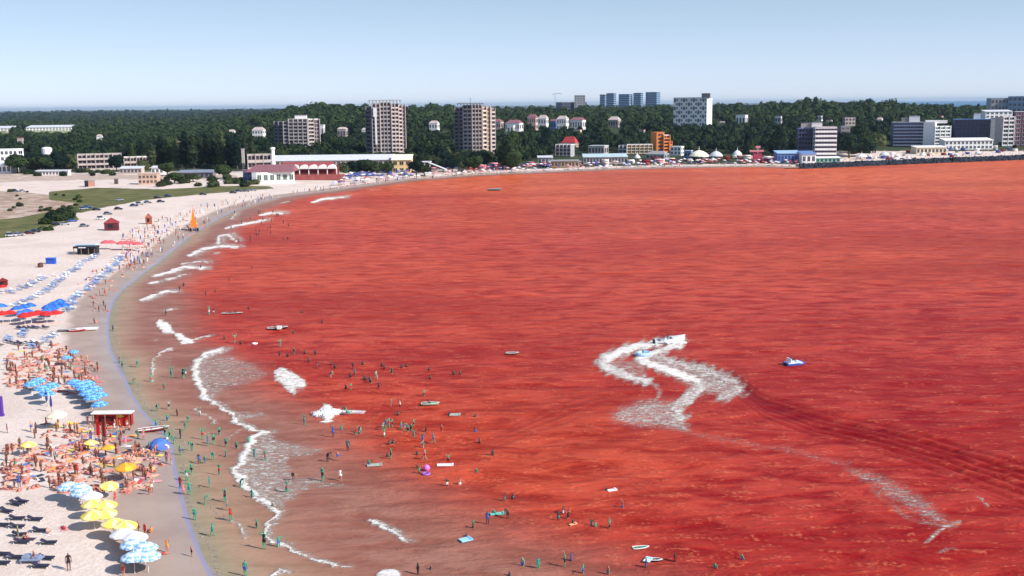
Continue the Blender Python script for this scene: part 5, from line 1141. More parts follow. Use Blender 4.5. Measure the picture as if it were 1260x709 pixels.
# ------------------------------------------------------------------ parasols
CAN = {'blue': [(0.03,.13,.55),(.05,.20,.62)], 'sky blue': [(.22,.42,.68),(.68,.78,.85)], 'red': [(.62,.03,.03),(.62,.03,.03)], 'yellow': [(.88,.68,.12),(.90,.78,.35)], 'white': [(.85,.82,.80),(.80,.74,.76)], 'mid blue': [(.05,.22,.60),(.22,.50,.80)], 'orange': [(.85,.33,.03),(.88,.45,.05)], 'cream': [(.80,.62,.38),(.85,.72,.5)], 'pink-red': [(.75,.12,.14),(.75,.12,.14)]}
CM = {}
def mottled(name, a, b):
    m = mat(name, a, .8); t = m.node_tree; bs = t.nodes['Principled BSDF']; tc = node(t, 'ShaderNodeTexCoord'); v = node(t, 'ShaderNodeTexVoronoi'); v.inputs['Scale'].default_value = 2.2; t.links.new(tc.outputs['Object'], v.inputs['Vector'])
    r_ = node(t, 'ShaderNodeMapRange'); r_.inputs[1].default_value = .35; r_.inputs[2].default_value = .55; t.links.new(v.outputs['Distance'], r_.inputs[0]); mx = node(t, 'ShaderNodeMix'); mx.data_type = 'RGBA'; mx.inputs[6].default_value = a+(1,); mx.inputs[7].default_value = b+(1,)
    t.links.new(r_.outputs[0], mx.inputs[0]); t.links.new(mx.outputs[2], bs.inputs['Base Color']); return m
for n, (a, b) in CAN.items(): CM[n] = (mottled(n.replace(' ', '_')+'_print_canvas', a, b),)*2 if n in ('sky blue', 'mid blue', 'white') else (mat(n.replace(' ', '_').replace('-', '_')+'_canvas', a, .8, .25, 1.2), mat(n.replace(' ', '_').replace('-', '_')+'_canvas_alternate', b, .8, .25, 1.2))
def panel_mesh(n, a, R_=1.5, h=.68, drop=.2):
    m = MB(); th0, th1 = -math.pi/n, math.pi/n; prof = [(0.05, h), (R_*.5, h*.64), (R_*.85, h*.2), (R_, 0), (R_*1.005, -drop)]
    vs = []
    for i, (r, z) in enumerate(prof):
        for t_ in (th0, 0, th1): rr_ = r*(1 if t_ else .965); vs.append((rr_*math.cos(t_), rr_*math.sin(t_), z+(0.0 if t_ or i < 4 else .05)))
    m.add(vs, [(i*3+j, i*3+j+1, i*3+j+4, i*3+j+3) for i in range(4) for j in (0, 1)]); return m.mesh('canopy_panel', a)
PM = {n: (panel_mesh(8, CM[n][0]), panel_mesh(8, CM[n][1])) for n in CM}
m = MB(); m.tube((0,0,-.1), (0,0,2.72), .035, .03, 6); pole_me = m.mesh('pole', white_paint)
m = MB(); m.tube((0,0,2.7), (0,0,2.86), .06, .02, 6); fin_me = m.mesh('finial', white_paint)
m = MB()
for k in range(8): a = 6.283*k/8; m.tube((0,0,2.05), (1.4*math.cos(a),1.4*math.sin(a),2.02), .012, .012, 4)
rib_me = m.mesh('ribs', white_paint)
CANM = {}
def full_canopy(n):
    if n not in CANM:
        m = MB()
        for k in range(8):
            a = 6.283*(k+.5)/8; src = PM[n][k % 2]; M = Matrix.Rotation(a, 4, 'Z'); m.add([v.co[:] for v in src.vertices], [tuple(p.vertices) for p in src.polygons], k % 2, M)
        CANM[n] = m.mesh('canopy', CM[n][0], CM[n][1])
    return CANM[n]
def parasol(px, py, c, label, group=None, s=1.0, panels=False, rz=None, p=None, tilt=0.06):
    p = p or ground(px, py); root = empty('parasol', p, rp.uniform(0, 6.28) if rz is None else rz, s); root.rotation_euler = (rp.uniform(-tilt, tilt), rp.uniform(-tilt, tilt), root.rotation_euler.z)
    po_ = link('pole', pole_me, root)
    if panels:
        for k in range(8): link('canopy_panel', PM[c][k % 2], root, (0, 0, 2.05), 6.283*(k+.5)/8)
        link('finial', fin_me, po_); link('ribs', rib_me, po_)
    else: link('canopy', full_canopy(c), root, (0, 0, 2.05))
    tag(root, label, 'parasol', group); return root
rowb = [(101,617,'sky blue'),(115,627,'white'),(118,637,'yellow'),(134,649,'yellow'),(142,661,'yellow'),(154,675,'white'),(167,688,'sky blue'),(185,703,'sky blue')]
sec = [(88,614,'sky blue'),(104,622,'sky blue'),(133,638,'yellow'),(119,650,'yellow'),(157,664,'yellow'),(169,679,'white'),(181,692,'sky blue'),(168,704,'sky blue')]
for px, py, c in rowb+sec: parasol(px-2, py+2, c, '%s parasol in the near diagonal row' % c, 'parasols of the near diagonal row', 0.98, True)
for px, py in [(40,486),(52,492),(58,498),(48,482),(64,488)]: parasol(px, py, 'mid blue', 'mottled blue parasol in the left patch beyond the cream parasol', 'blue parasols left of the kiosk', 1.0, True)
for px, py in [(92,484),(99,487),(104,491),(109,497),(114,504),(124,512),(108,485),(116,492),(123,500)]: parasol(px, py, 'mid blue', 'mottled blue parasol in the right patch reaching the red kiosk', 'blue parasols left of the kiosk', 1.0, True)
for px, py in [(22,390),(30,388),(37,386),(26,396),(34,394)]: parasol(px, py, 'blue', 'deep blue parasol in the left pair of far rows', 'deep blue far parasols', 1.05)
for px, py in [(56,394),(63,391),(70,388),(77,385),(60,388),(67,384),(74,381),(81,386)]: parasol(px, py, 'blue', 'deep blue parasol in the right one of the far rows', 'deep blue far parasols', 1.05)
parasol(2, 387, 'blue', 'deep blue parasol cut by the left edge of the picture', 'deep blue far parasols', 1.05)
for px, py in [(4,398),(13,397),(31,400),(39,399),(48,397),(58,398),(69,397)]: parasol(px, py, 'red', 'bright red parasol in front of the deep blue ones', 'bright red parasols', 1.15)
for px, py in [(131,307),(137,307),(150,308),(157,308),(163,308),(170,309)]: parasol(px, py, 'pink-red', 'pale red parasol in the far row beside the dark awning', 'pale red far parasols', 1.3)
parasol(72, 527, 'cream', 'lone cream-orange parasol below the blue patches', None, 1.1, True); parasol(36, 560, 'yellow', 'lone yellow parasol at left on the packed beach', None, .8, True)
parasol(156, 592, 'orange', 'lone orange parasol on the packed beach near the waterline', None, 1.0, True); parasol(134, 612, 'yellow', 'small tilted yellow parasol right of the light blue ones', None, .85, True, tilt=.3)
parasol(112, 556, 'yellow', 'small yellow parasol below the red kiosk', None, .7, True); parasol(83, 450, 'mid blue', 'single blue-grey parasol above the right blue patch', None, .8); parasol(91, 441, 'mid blue', 'single teal-blue parasol near the wet sand above the blue patches', None, .7)
parasol(134, 562, 'orange', 'small orange parasol among the crowd below the kiosk', None, .7, True)
parasol(4, 360, 'red', 'dark red parasol at the left edge far up the beach', None, .8)

for k in range(110):
    ar = rp.choice([(5,430,110,470),(60,520,170,556),(5,550,200,600),(5,550,200,600)]); a, b = rp.uniform(ar[0], ar[2]), rp.uniform(ar[1], ar[3]); c_ = rp.choice(TC); q_ = ground(a, b); q_.z += .02
    if shore_d(np.array([q_.x]), np.array([q_.y]))[0] < 3: continue
    o = towel(q_, rp.uniform(0, 6.28), c_[0]); tag(o, 'empty %s beach towel %s' % (c_[1], bmark(a, b)), 'towel', 'beach towels')

# ------------------------------------------------------------------ loungers
def lounger_mesh(full=True):
    fr = MB(); fr.box(-.33,.33,-.95,-.90,.26,.32); fr.box(-.33,-.28,-.95,.95,.26,.32); fr.box(.28,.33,-.95,.95,.26,.32); fr.box(-.33,.33,.90,.95,.26,.32)
    pd = MB(); pd.box(-.31,.31,-.93,.30,.32,.40); bk = MB(); M = Matrix.Translation((0,.30,.36)) @ Matrix.Rotation(R(28), 4, 'X'); bk.box(-.31,.31,0,.70,-.04,.04, 0, M)
    lg = MB(); lg.box(-.03,.03,-.03,.03,0,.27); return fr, pd, bk, lg
fr, pd, bk, lg = lounger_mesh(); dkp = mat('dark_lounger_pad',(.03,.03,.06),.7,.2,2); blp = mat('blue_grey_lounger_pad',(.20,.29,.50),.8,.25,2)
LM = {'dark': (fr.mesh('frame', black_paint), pd.mesh('pad', dkp), bk.mesh('backrest', dkp), lg.mesh('leg', white_paint))}
jm = MB(); [jm.add(b_.v, b_.f) for b_ in (pd, bk)]; [jm.box(x-.03,x+.03,y-.03,y+.03,0,.33) for x in (-.28,.28) for y in (-.85,.85)]
far_l = jm.mesh('sun_lounger', blp); jm2 = MB(); [jm2.add(b_.v, b_.f) for b_ in (pd, bk)]; far_w = jm2.mesh('sun_lounger', mat('white_lounger_pad',(.75,.77,.82),.8,.15,2))
def lounger(px, py, rz, label, group):
    p = ground(px, py); root = empty('sun_lounger', p, rz); f, a, b, l = LM['dark']; link('frame', f, root); link('pad', a, root); link('backrest', b, root)
    for x in (-.3,.3):
        for y in (-.88,.88): link('leg', l, root, (x, y, 0))
    tag(root, label, 'sun lounger', group); return root
for px, py in [(21,640),(21,650),(25,660),(27,669),(50,699),(2,648),(2,684),(2,695),(43,641),(60,670),(57,689),(20,688),(50,655)]:
    lounger(px, py, R(90+rp.uniform(-6, 6)), 'dark padded sun lounger at the lower left', 'dark loungers')
for px, py in [(27,619),(20,622),(8,631)]: lounger(px, py, R(70), 'dark sun lounger under the reclining pair at the lower left', 'dark loungers')
m = MB(); m.box(-1.2,1.2,-.7,.7,.45,.55); [m.box(x-.05,x+.05,y-.05,y+.05,0,.45) for x in (-1.1,1.1) for y in (-.6,.6)]; m.box(-1,-.2,-.5,.5,.55,.9); m.box(.1,.9,-.4,.5,.55,.8)
o = m.build('lounger_stack', mat('grey_blue_plastic',(.25,.30,.42),.5,.2,2), None, ground(40, 692)); tag(o, 'grey-blue heap of folded loungers at the lower left', 'lounger stack')
def lrow(pts, n, jit, label, group, me1=None):
    P = [(ground(*p)) for p in pts]; L = [0]
    for a, b in zip(P[:-1], P[1:]): L.append(L[-1]+(b-a).length)
    for k in range(n):
        t_ = L[-1]*(k+.5)/n; i = max(j for j in range(len(L)-1) if L[j] <= t_); q_ = P[i].lerp(P[i+1], (t_-L[i])/(L[i+1]-L[i]))
        x, y = q_.x+rp.uniform(-jit, jit), q_.y+rp.uniform(-jit, jit); o = link('sun_lounger', me1 or (far_l if rp.random() < .7 else far_w), None, (x, y, H1(x, y)), R(75+rp.uniform(-12, 12))); tag(o, label, 'sun lounger', group)
lrow([(150,315),(140,328),(128,338),(112,352),(98,362),(88,375),(84,384)], 84, 1.2, 'blue-grey lounger in the long row closest to the wet sand', 'loungers in the row closest to the wet sand')
lrow([(122,313),(95,330),(70,350),(45,365),(25,375),(5,378)], 70, 1.2, 'blue-grey lounger in the second long row up the beach', 'loungers in the second row up the beach')
lrow([(60,340),(35,352),(5,362)], 26, 2.2, 'blue-grey lounger in the third sparse row below the dark awning', 'loungers in the third sparse row')
lrow([(70,412),(60,418),(48,422),(40,430)], 12, 1.4, 'blue lounger in the short row below the red parasols', 'loungers below the red parasols')
lrow([(35,405),(22,415),(8,420)], 10, 1.4, 'blue lounger in the left short row below the red parasols', 'loungers left below the red parasols')
lrow([(20,405),(60,404)], 9, 1.0, 'dark lounger in the shade directly below the red parasols', 'loungers in the shade of red parasols', (lambda m_: ([m_.add(b_.v, b_.f) for b_ in (pd, bk)], m_.mesh('sun_lounger', dkp))[1])(MB()))
lrow([(3,424),(16,423),(45,424)], 9, 1.6, 'dark lounger on the sand left of the packed towels', 'loungers left of the packed towels', bpy.data.meshes['sun_lounger.002'])

# ------------------------------------------------------------------ kiosk, huts, tents, signs
p = ground(139, 524); k = mpp(p); root = empty('beach_kiosk', p); W = 21*k; Hh = 15.5*k
m = MB(); m.box(-W,W,0,.15,0,Hh*.96); m.box(-W,-W+.15,0,1.1,0,Hh*.96); m.box(W-.15,W,0,1.1,0,Hh*.96); m.box(-W,W,1.0,1.15,0,Hh*.96); kw = m.build('wall', red_paint, root)
m = MB(); m.box(-W-.3,W+.3,-.6,1.2,Hh*.96,Hh*1.03); m.build('roof', white_paint, root)
m = MB(); m.box(-W*.75,W*.1,-.05,.02,Hh*.35,Hh*.72); m.build('serving_hatch', mat('hatch_shadow',(.10,.01,.01),.7,.2,1), kw)
m = MB(); m.box(-W*.8,W*.15,-.45,.0,Hh*.30,Hh*.35); m.build('counter', dark_red, kw)
m = MB(); m.add([(W*.25,-.04,Hh*.72),(W*.42,-.04,Hh*.58),(W*.66,-.04,Hh*.72),(W*.42,-.04,Hh*.9),(W*.25,.01,Hh*.72),(W*.42,.01,Hh*.58),(W*.66,.01,Hh*.72),(W*.42,.01,Hh*.9)], fcs); m.build('emblem', yellow_paint, kw)
m = MB(); [m.box(x-.06,x+.06,-.66,-.54,0,Hh*.97) for x in (-W,-W*.33,W*.33,W)]; m.build('post', wood, root)
tag(root, 'dark red beach kiosk with flat white roof and yellow diamond emblem', 'kiosk')
for dx, cc_, nm in ((-24,'.45,.03,.05','red'),(-17,'.4,.02,.04','crimson')):
    p = ground(139+dx+4, 545); root = empty('banner_flag', p); m = MB(); m.tube((0,0,0),(0,0,3.2),.04,.03,6); m.build('pole', wood, root); m = MB()
    vs = [(.03+.12*i, .05*math.sin(i*1.3), z) for i in range(6) for z in (1.0, 3.1)]; m.add(vs, [(2*i, 2*i+2, 2*i+3, 2*i+1) for i in range(5)]); m.build('banner', red_paint if nm == 'red' else dark_red, root)
    tag(root, '%s vertical banner on a pole in front of the kiosk' % nm, 'banner')
for px, nm, c in ((58,'left','navy'),(63.5,'right','dark')):
    p = ground(px, 500 if nm == 'left' else 507); root = empty('closed_parasol', p); m = MB(); m.tube((0,0,0),(0,0,2.9),.04,.04,6); m.build('pole', wood, root); m = MB(); m.lathe([(.10,.9),(.22,1.3),(.2,2.1),(.08,2.8),(.02,2.95)], 10); m.build('folded_canopy', mat('navy_canvas',(.03,.05,.20),.8,.2,2), root)
    tag(root, 'tall folded navy parasol, %s one of the pair between the blue patches' % nm, 'parasol')
def hut(px, py, wpx, hpx, wall, roofm, label, name='beach_hut', cat='hut', open_=False):
    p = ground(px, py); k = mpp(p); w_, h = wpx*k/2, hpx*k; root = empty(name, p, R(12)); m = MB()
    if open_: [m.box(x-.08,x+.08,y-.08,y+.08,0,h*.6) for x in (-w_,w_) for y in (0,w_*1.4)]; m.box(-w_,w_,w_*1.3,w_*1.4,0,h*.6)
    else: m.box(-w_,w_,0,w_*1.4,0,h*.6)
    m.build('wall', wall, root); m = MB(); a, b = w_*1.18, w_*1.55; z = h*.58
    m.add([(-a,-.25,z),(a,-.25,z),(a,b,z),(-a,b,z),(0,w_*.7,h)], [(0,1,4),(1,2,4),(2,3,4),(3,0,4),(3,2,1,0)]); m.build('roof', roofm, root); tag(root, label, cat)
    if not open_: m = MB(); m.box(-w_*.5,w_*.3,-.04,.0,h*.2,h*.5); m.build('hatch', black_paint, root)
    return root
hut(137, 284, 15, 15, mat('maroon_wood',(.12,.02,.03),.8,.3,1), mat('maroon_roof',(.28,.04,.05),.8,.3,1), 'maroon tent-roofed beach hut beside the parked cars')
hut(183, 276, 7, 13, mat('rusty_wood',(.35,.10,.06),.8,.3,1), mat('rusty_roof',(.38,.10,.07),.8,.3,1), 'small rusty red lifeguard hut on the far open sand')
hut(3, 352, 9, 9, dark_red, dark_red, 'dark red little hut cut by the left edge beside the loungers')
p = ground(62, 325); k = mpp(p); root = empty('blue_tent', p); w_ = 5*k; m = MB(); m.box(-w_,w_,0,w_,0,6*k); m.build('wall', mat('royal_blue_canvas',(.03,.10,.50),.8,.15,1), root); m = MB(); m.box(-w_*1.05,w_*1.05,-.2,w_*1.1,6*k,6.8*k); m.build('roof', mat('royal_blue_canvas_roof',(.05,.15,.60),.8,.15,1), root); tag(root, 'square royal blue beach tent standing alone on the sand', 'tent')
p = ground(50, 329); m = MB(); m.lathe([(.8,0),(.9,.4),(.85,1.3),(.5,1.5)], 10); o = m.build('bin', mat('brown_bin',(.12,.05,.04),.7,.2,1), None, p); tag(o, 'dark brown bin just left of the blue tent', 'bin')
p = ground(103, 314); k = mpp(p); root = empty('beach_bar_awning', p); w_ = 14*k; m = MB(); m.box(-w_*.85,w_,0,4,2.4,3.0); m.box(-w_*.6,w_*.95,1,4,.2,2.4); m.build('canopy', black_paint, root)
m = MB(); m.box(-w_*1.2,w_*.6,4.3,7,2.8,3.2); m.build('roof', mat('pale_blue_roof',(.55,.65,.78),.7,.1,1), root); m = MB(); [m.box(x-.1,x+.1,.1,.3,0,2.5) for x in (-w_*.8,-w_*.2,w_*.4,w_*.9)]; m.build('post', wood, root)
m = MB(); m.box(-w_*.4,w_*.2,-.04,.0,2.5,2.8); m.build('sign_strip', white_paint, root); tag(root, 'black beach bar awning with pale roof behind it, right of the blue tent', 'beach bar')
m = MB(); m.lathe([(1.6,0),(1.5,.7),(1.0,1.2),(.3,1.5)], 9); o = m.build('beach_tent', mat('blue_tent_cloth',(.08,.18,.55),.8,.2,1), None, ground(196, 551)); tag(o, 'small domed blue beach tent near the beached rowing boat', 'tent')
m = MB(); m.box(-.5,.5,-.3,.3,0,3.4); m.box(-.6,.6,-.35,.35,0,.3); o = m.build('side_sign', mat('purple_board',(.10,.04,.30),.6,.2,1), None, ground(0.5, 512)); tag(o, 'upright purple board cut by the left edge of the picture', 'sign board')
p = ground(57, 685)

# ------------------------------------------------------------------ boats
def hull_mesh(L, W, H_, n=12, m=8, bow=1.0, sheer=.25, flat=.0):
    """open or decked hull, bow at +y; returns outer shell + deck"""
    vs = []; 
    for i in range(n+1):
        t_ = i/n; y = -L/2+L*t_; w_ = W/2*(1-max(0, (t_-.45)/.55)**2.2*bow)*(1-.25*max(0, (.2-t_)/.2)); z1 = H_*(1+sheer*t_*t_); kz = H_*.12*t_**3*3
        for j in range(m+1):
            a = math.pi*j/m; vs.append((-w_*math.cos(a)*(1 if True else 1), y+(t_**3)*L*.06*(1 if j in (0, m) else .3), z1-(z1-kz)*math.sin(a)**.75))
    fs = [(i*(m+1)+j, (i+1)*(m+1)+j, (i+1)*(m+1)+j+1, i*(m+1)+j+1) for i in range(n) for j in range(m)]+[tuple(range(m, -1, -1))]
    return vs, fs
def boat(px, py, L, W, H_, rz, hullm, deckm, label, name='rowing_boat', cat='boat', z=None, inner=True, seats=2, extras=None):
    p = ground(px, py) if z is None else at_z(px, py, z); root = empty(name, p, rz); vs, fs = hull_mesh(L, W, H_); m = MB(); m.add(vs, fs); m.build('hull', hullm, root, smooth=False)
    m = MB(); n = 12; q_ = []
    for i in range(n+1): a, b = Vector(vs[i*9]), Vector(vs[i*9+8]); q_ += [(a.x*.93, a.y, a.z-(H_*.35 if inner else .02)), (b.x*.93, b.y, b.z-(H_*.35 if inner else .02))]
    m.add(q_, [(2*i, 2*i+1, 2*i+3, 2*i+2) for i in range(n)]); m.build('deck', deckm, root)
    m = MB()
    for i in range(n):
        for s_ in (0, 8): a, b = Vector(vs[i*9+s_]), Vector(vs[(i+1)*9+s_]); m.tube(a, b, .05, .05, 5)
    m.build('gunwale', white_paint, root)
    for k in range(seats): mm = MB(); y = -L*.25+L*.22*k; mm.box(-W*.42, W*.42, y-.12, y+.12, H_*.78, H_*.86); mm.build('seat', wood, root)
    tag(root, label, cat); return root
boat(188, 531, 4.6, 1.5, .55, R(-70), dark_red, white_paint, 'white and dark red rowing boat beached at the waterline below the kiosk')
boat(107, 407, 4.8, 1.7, .6, R(-80), white_paint, white_paint, 'white rowing boat beached on the wet sand right of a red one')
boat(95, 408, 3.6, 1.5, .5, R(-75), red_paint, mat('pink_deck',(.75,.25,.25),.6,.1,1), 'bright red beached boat left of the white one')
boat(82, 408, 4.0, 1.2, .5, R(-85), black_paint, wood, 'dark brown beached boat left of the red one')
def sea_boat(px, py, L, W, H_, rz, hm, label, name='dinghy', crew=1, z=-.12, col_=wet_dark):
    r = boat(px, py, L, W, H_, rz, hm, hm, label, name, 'boat', z, True, 2)
    for k in range(crew):
        o = Vector((0, -L*.12+k*L*.28, H_*.55)); o.rotate(Euler((0,0,rz))); person('row', r.location+o, rz, col_, rp.choice(['black','red','blue']), None, False, 1.0, 'person sitting in the boat: %s' % label.split(' with')[0].split(' drifting')[0], group='people afloat')
    return r
sea_boat(341, 406, 4.6, 1.7, .6, R(-75), mat('dark_hull',(.03,.02,.02),.5,.2,1), 'dark low motor dinghy with white bow drifting beyond the surf', crew=2)
m = MB(); m.box(-.5,.5,-.3,.6,0,.7); q_ = at_z(343.5, 405, .4); o = m.build('cool_box', white_paint, None, q_); tag(o, 'white box on the bow of the dark dinghy', 'box')
sea_boat(285, 387, 5.0, 1.1, .4, R(-88), mat('dark_hull',(.03,.02,.02)), 'dark canoe beside the pair of upright bathers', 'canoe', 2)
sea_boat(630, 437, 2.6, 1.2, .5, R(-90), mat('brown_hull',(.12,.08,.04),.5,.2,1), 'tiny brown dinghy alone in the middle of the red water', crew=0)
sea_boat(608, 235, 8.0, 2.4, 1.3, R(-90), mat('green_hull',(.10,.20,.17),.5,.2,1), 'small green-grey motor boat near the far shore', 'motor_boat', 1)
sea_boat(529, 499, 3.0, 1.4, .45, R(-88), mat('green_rubber',(.25,.50,.25),.5,.1,1), 'green rubber boat with a dark rider', 'rubber_boat', 1)
sea_boat(788, 676, 1.9, .8, .26, R(-80), mat('green_lilo',(.10,.35,.25),.5,.2,1), 'green lilo with a dark rider at the bottom of the picture', 'lilo', 0)
sea_boat(806, 691, 1.5, .7, .28, R(-100), mat('dark_lilo',(.02,.05,.04),.5,.2,1), 'small dark lilo with white end beside the green one', 'lilo', 0)
# banana boat on the breaking wave
r = boat(422, 510, 7.2, 1.3, .5, R(-96), white_paint, mat('pale_deck',(.8,.8,.78),.5,.1,1), 'long white narrow boat riding out of the white splash', 'surf_boat', 'boat', -.12, True, 3)
p = at_z(426, 509.5, .25); person('row', p, R(-96), wet_teal, 'teal', None, False, 1.15, 'teal-green rower upright in the long white boat', group='people afloat'); person('bend', at_z(424.5, 509, -.2), R(80), wet_dark, 'black', None, False, 1, 'dark person leaning over the stern of the long white boat', group='people afloat')
# speedboat
p = at_z(824, 423, -.1); k = mpp(p); rz = R(-82); root = empty('speedboat', p, rz, 1.0); root.rotation_euler = (R(7), 0, rz); vs, fs = hull_mesh(6.6, 2.4, 1.15, sheer=.35); m = MB(); m.add(vs, fs); m.build('hull', white_paint, root)
m = MB(); q_ = []
for i in range(13): a, b = Vector(vs[i*9]), Vector(vs[i*9+8]); q_ += [(a.x*.96, a.y, a.z-.05), (b.x*.96, b.y, b.z-.05)]
m.add(q_, [(2*i, 2*i+1, 2*i+3, 2*i+2) for i in range(12)]); dk_ = m.build('deck', white_paint, root)
m = MB(); m.add([(-.9,.6,1.2),(.9,.6,1.2),(.7,.15,1.75),(-.7,.15,1.75),(-.9,.66,1.2),(.9,.66,1.2),(.7,.21,1.75),(-.7,.21,1.75)], fcs); m.build('windscreen', glass, dk_)
m = MB(); m.box(-.25,.25,-3.7,-3.2,.3,1.5); m.build('outboard_motor', black_paint, root); m = MB(); m.box(-.8,.8,-.4,-.1,1.0,1.5); m.box(-.9,.9,-2.2,-1.7,1.0,1.4); m.build('seat', mat('grey_vinyl',(.4,.4,.42),.5,.1,1), dk_)
m = MB(); m.box(-1.22,-1.15,-3.0,1.4,.62,.72); m.box(1.15,1.22,-3.0,1.4,.62,.72); m.build('side_stripe', black_paint, root)
tag(root, 'white speedboat throwing up spray at the head of the curved wake', 'speedboat')
for dx, dy, c, lb in ((-.35,-.3,'black','driver standing behind the windscreen of the speedboat'),(.4,-1.4,'blue','passenger standing at the back of the speedboat')):
    o = Vector((dx, dy, .55)); o.rotate(Euler((0,0,rz))); person('stand', root.location+o, rz, wet_dark, c, None, False, 1.0, lb, group='people afloat')
# spray behind the speedboat: clots of white water
V, F = crown([(0,0,.3,1.4,.7),(1.6,.1,.2,1.2,.5),(2.8,-.1,.1,.9,.45),(-1.4,0,.5,1.2,.9),(.6,.5,.5,1.0,.8)], 700, .28, 2, 300); spm = mat('white_spray',(.88,.88,.88),.9,.04,1)
o = link('spray', np_mesh('spray', V*np.array([.9,.9,.85]), F, spm), None, at_z(827, 423, 0)); tag(o, 'white spray beneath and behind the speedboat', 'spray', kind='stuff')
V, F = crown([(0,0,.2,1.6,.7),(1.4,.3,.2,1.2,.6),(-1.2,-.6,.2,1.3,.5),(.3,-1.4,.1,1.2,.5)], 700, .28, 2, 301)
o = link('splash', np_mesh('splash', V, F, spm), None, at_z(402, 510, 0)); tag(o, 'white splash at the stern of the long white boat', 'spray', kind='stuff')
# towed tube with rider
p = at_z(792, 437, .0); root = empty('towed_tube', p, R(-60)); m = MB(); n1_, n2_ = 18, 8; vs = []
for i in range(n1_):
    for j in range(n2_): a, b = 6.283*i/n1_, 6.283*j/n2_; vs.append(((1.15+.38*math.cos(b))*math.cos(a), (1.5+.38*math.cos(b))*math.sin(a), .32+.38*math.sin(b)))
m.add(vs, [(i*n2_+j, ((i+1) % n1_)*n2_+j, ((i+1) % n1_)*n2_+(j+1) % n2_, i*n2_+(j+1) % n2_) for i in range(n1_) for j in range(n2_)]); m.build('ring', mat('pale_blue_rubber',(.40,.60,.85),.4,.1,1), root, smooth=True)
m = MB(); m.lathe([(1.0,.12),(1.0,.16)], 14); m.build('floor', mat('white_rubber',(.8,.85,.9),.5,.05,1), root); tag(root, 'pale blue inflatable ring towed behind the speedboat', 'inflatable ring')
person('row', at_z(791, 437, .1), R(-60), wet_dark, 'black', None, False, 1.1, 'dark rider crouched in the towed blue ring', group='people afloat')
m = MB(); m.tube(at_z(794, 435, .6), at_z(818, 422, 1.2), .03, .03, 5); o = m.build('tow_rope', wood); tag(o, 'thin tow rope between the speedboat and the blue ring', 'rope')
# pedal boat
p = at_z(977, 450, -.15); root = empty('pedal_boat', p, R(-75), 1.15)
for s_ in (-1, 1): vs, fs = hull_mesh(3.4, .75, .6); m = MB(); m.add([(x+s_*.62, y, z) for x, y, z in vs], fs); m.build('float_hull', mat('blue_hull',(.06,.12,.45),.4,.1,1), root)
m = MB(); m.box(-.95,.95,-1.5,1.2,.55,.72); m.build('deck', mat('sky_white',(.7,.8,.92),.4,.05,1), root); m = MB(); m.box(-.8,.8,-.9,-.4,.72,.95); m.box(-.8,.8,-1.05,-.9,.72,1.4); m.build('seat', white_paint, root); tag(root, 'blue and white pedal boat alone on the right of the bay', 'pedal boat')
for dx, su, lb in ((-.4,'black','left rider on the blue and white pedal boat'),(.4,'white','right rider on the blue and white pedal boat')):
    o = Vector((dx,-.45,.75)); o.rotate(Euler((0,0,R(-75)))); person('row', root.location+o, R(-75), wet_dark, su, None, False, 1.1, lb, group='people afloat')
# floats and balls
def ball(px, py, r, m1, label): m = MB(); m.lathe([(r*math.sin(a)+.001, r-r*math.cos(a)) for a in np.linspace(0, 3.1415, 9)], 14); o = m.build('beach_ball', m1, None, at_z(px, py, -.08), smooth=True); tag(o, label, 'ball'); return o
def ring(px, py, m1, label, r=.55, t_=.17):
    m = MB(); vs = []
    for i in range(16):
        for j in range(6): a, b = 6.283*i/16, 6.283*j/6; vs.append(((r+t_*math.cos(b))*math.cos(a), (r+t_*math.cos(b))*math.sin(a), t_*.7+t_*math.sin(b)))
    m.add(vs, [(i*6+j, ((i+1) % 16)*6+j, ((i+1) % 16)*6+(j+1) % 6, i*6+(j+1) % 6) for i in range(16) for j in range(6)]); o = m.build('swim_ring', m1, None, at_z(px, py, 0), smooth=True); tag(o, label, 'swim ring'); return o
ball(525, 580, .5, mat('pink_ball',(.75,.18,.60),.4,.1,2), 'big pink beach ball floating among the bathers'); ring(524, 584, mat('purple_ring',(.30,.12,.45),.4,.1,2), 'purple swim ring under the pink beach ball', .5)
def lilo(px, py, rz, m1, label, L=1.9, W=.75):
    m = MB(); k = 5
    for i in range(k): x = -W/2+W*(i+.5)/k; m.tube((x,-L/2,.10),(x,L/2,.10),W/k*.55,W/k*.55,8)
    m.box(-W/2,W/2,L/2-.3,L/2,.1,.26); o = m.build('lilo', m1, None, at_z(px, py, 0), rz); tag(o, label, 'lilo'); return o
wl = mat('white_lilo',(.85,.80,.82),.4,.1,2); lilo(548, 573, R(-90), wl, 'white lilo beside a dark swimmer right of the pink ball', 2.4, .9); lilo(753, 604, R(-70), wl, 'small white lilo far out in the red water', 1.3, .7)
lilo(573, 665, R(-60), mat('blue_lilo',(.25,.50,.70),.4,.1,2), 'light blue lilo carrying two heads low in the picture', 1.5, 1.1); person('row', at_z(574, 664, -.4), 1.0, wet_dark, 'blue', None, False, .8, 'dark child sitting on the light blue lilo', group='people afloat')
lilo(560, 511, R(-90), mat('grey_lilo',(.35,.38,.33),.5,.2,2), 'grey-green lilo right of the bather cluster', 1.9, 1.2); lilo(461, 573, R(-80), mat('grey_lilo',(.35,.38,.33)), 'grey lilo with swimmers at the edge of the brown water', 2.2, 1.0)
lilo(612, 633, R(-80), mat('teal_lilo',(.15,.45,.38),.5,.2,2), 'teal lilo held between two bathers', 1.9, .8); lilo(797, 690, R(-30), mat('aqua_lilo',(.55,.75,.80),.5,.1,2), 'pale aqua float under the arm of the bottom bather', 1.2, .8)
ring(313.5, 423.5, wl, 'white swim ring beyond the upper foam sheet', .5); lilo(705, 646, R(-60), mat('orange_lilo',(.85,.35,.2),.5,.1,2), 'small orange float beside the trio of bathers', 1.0, .5)
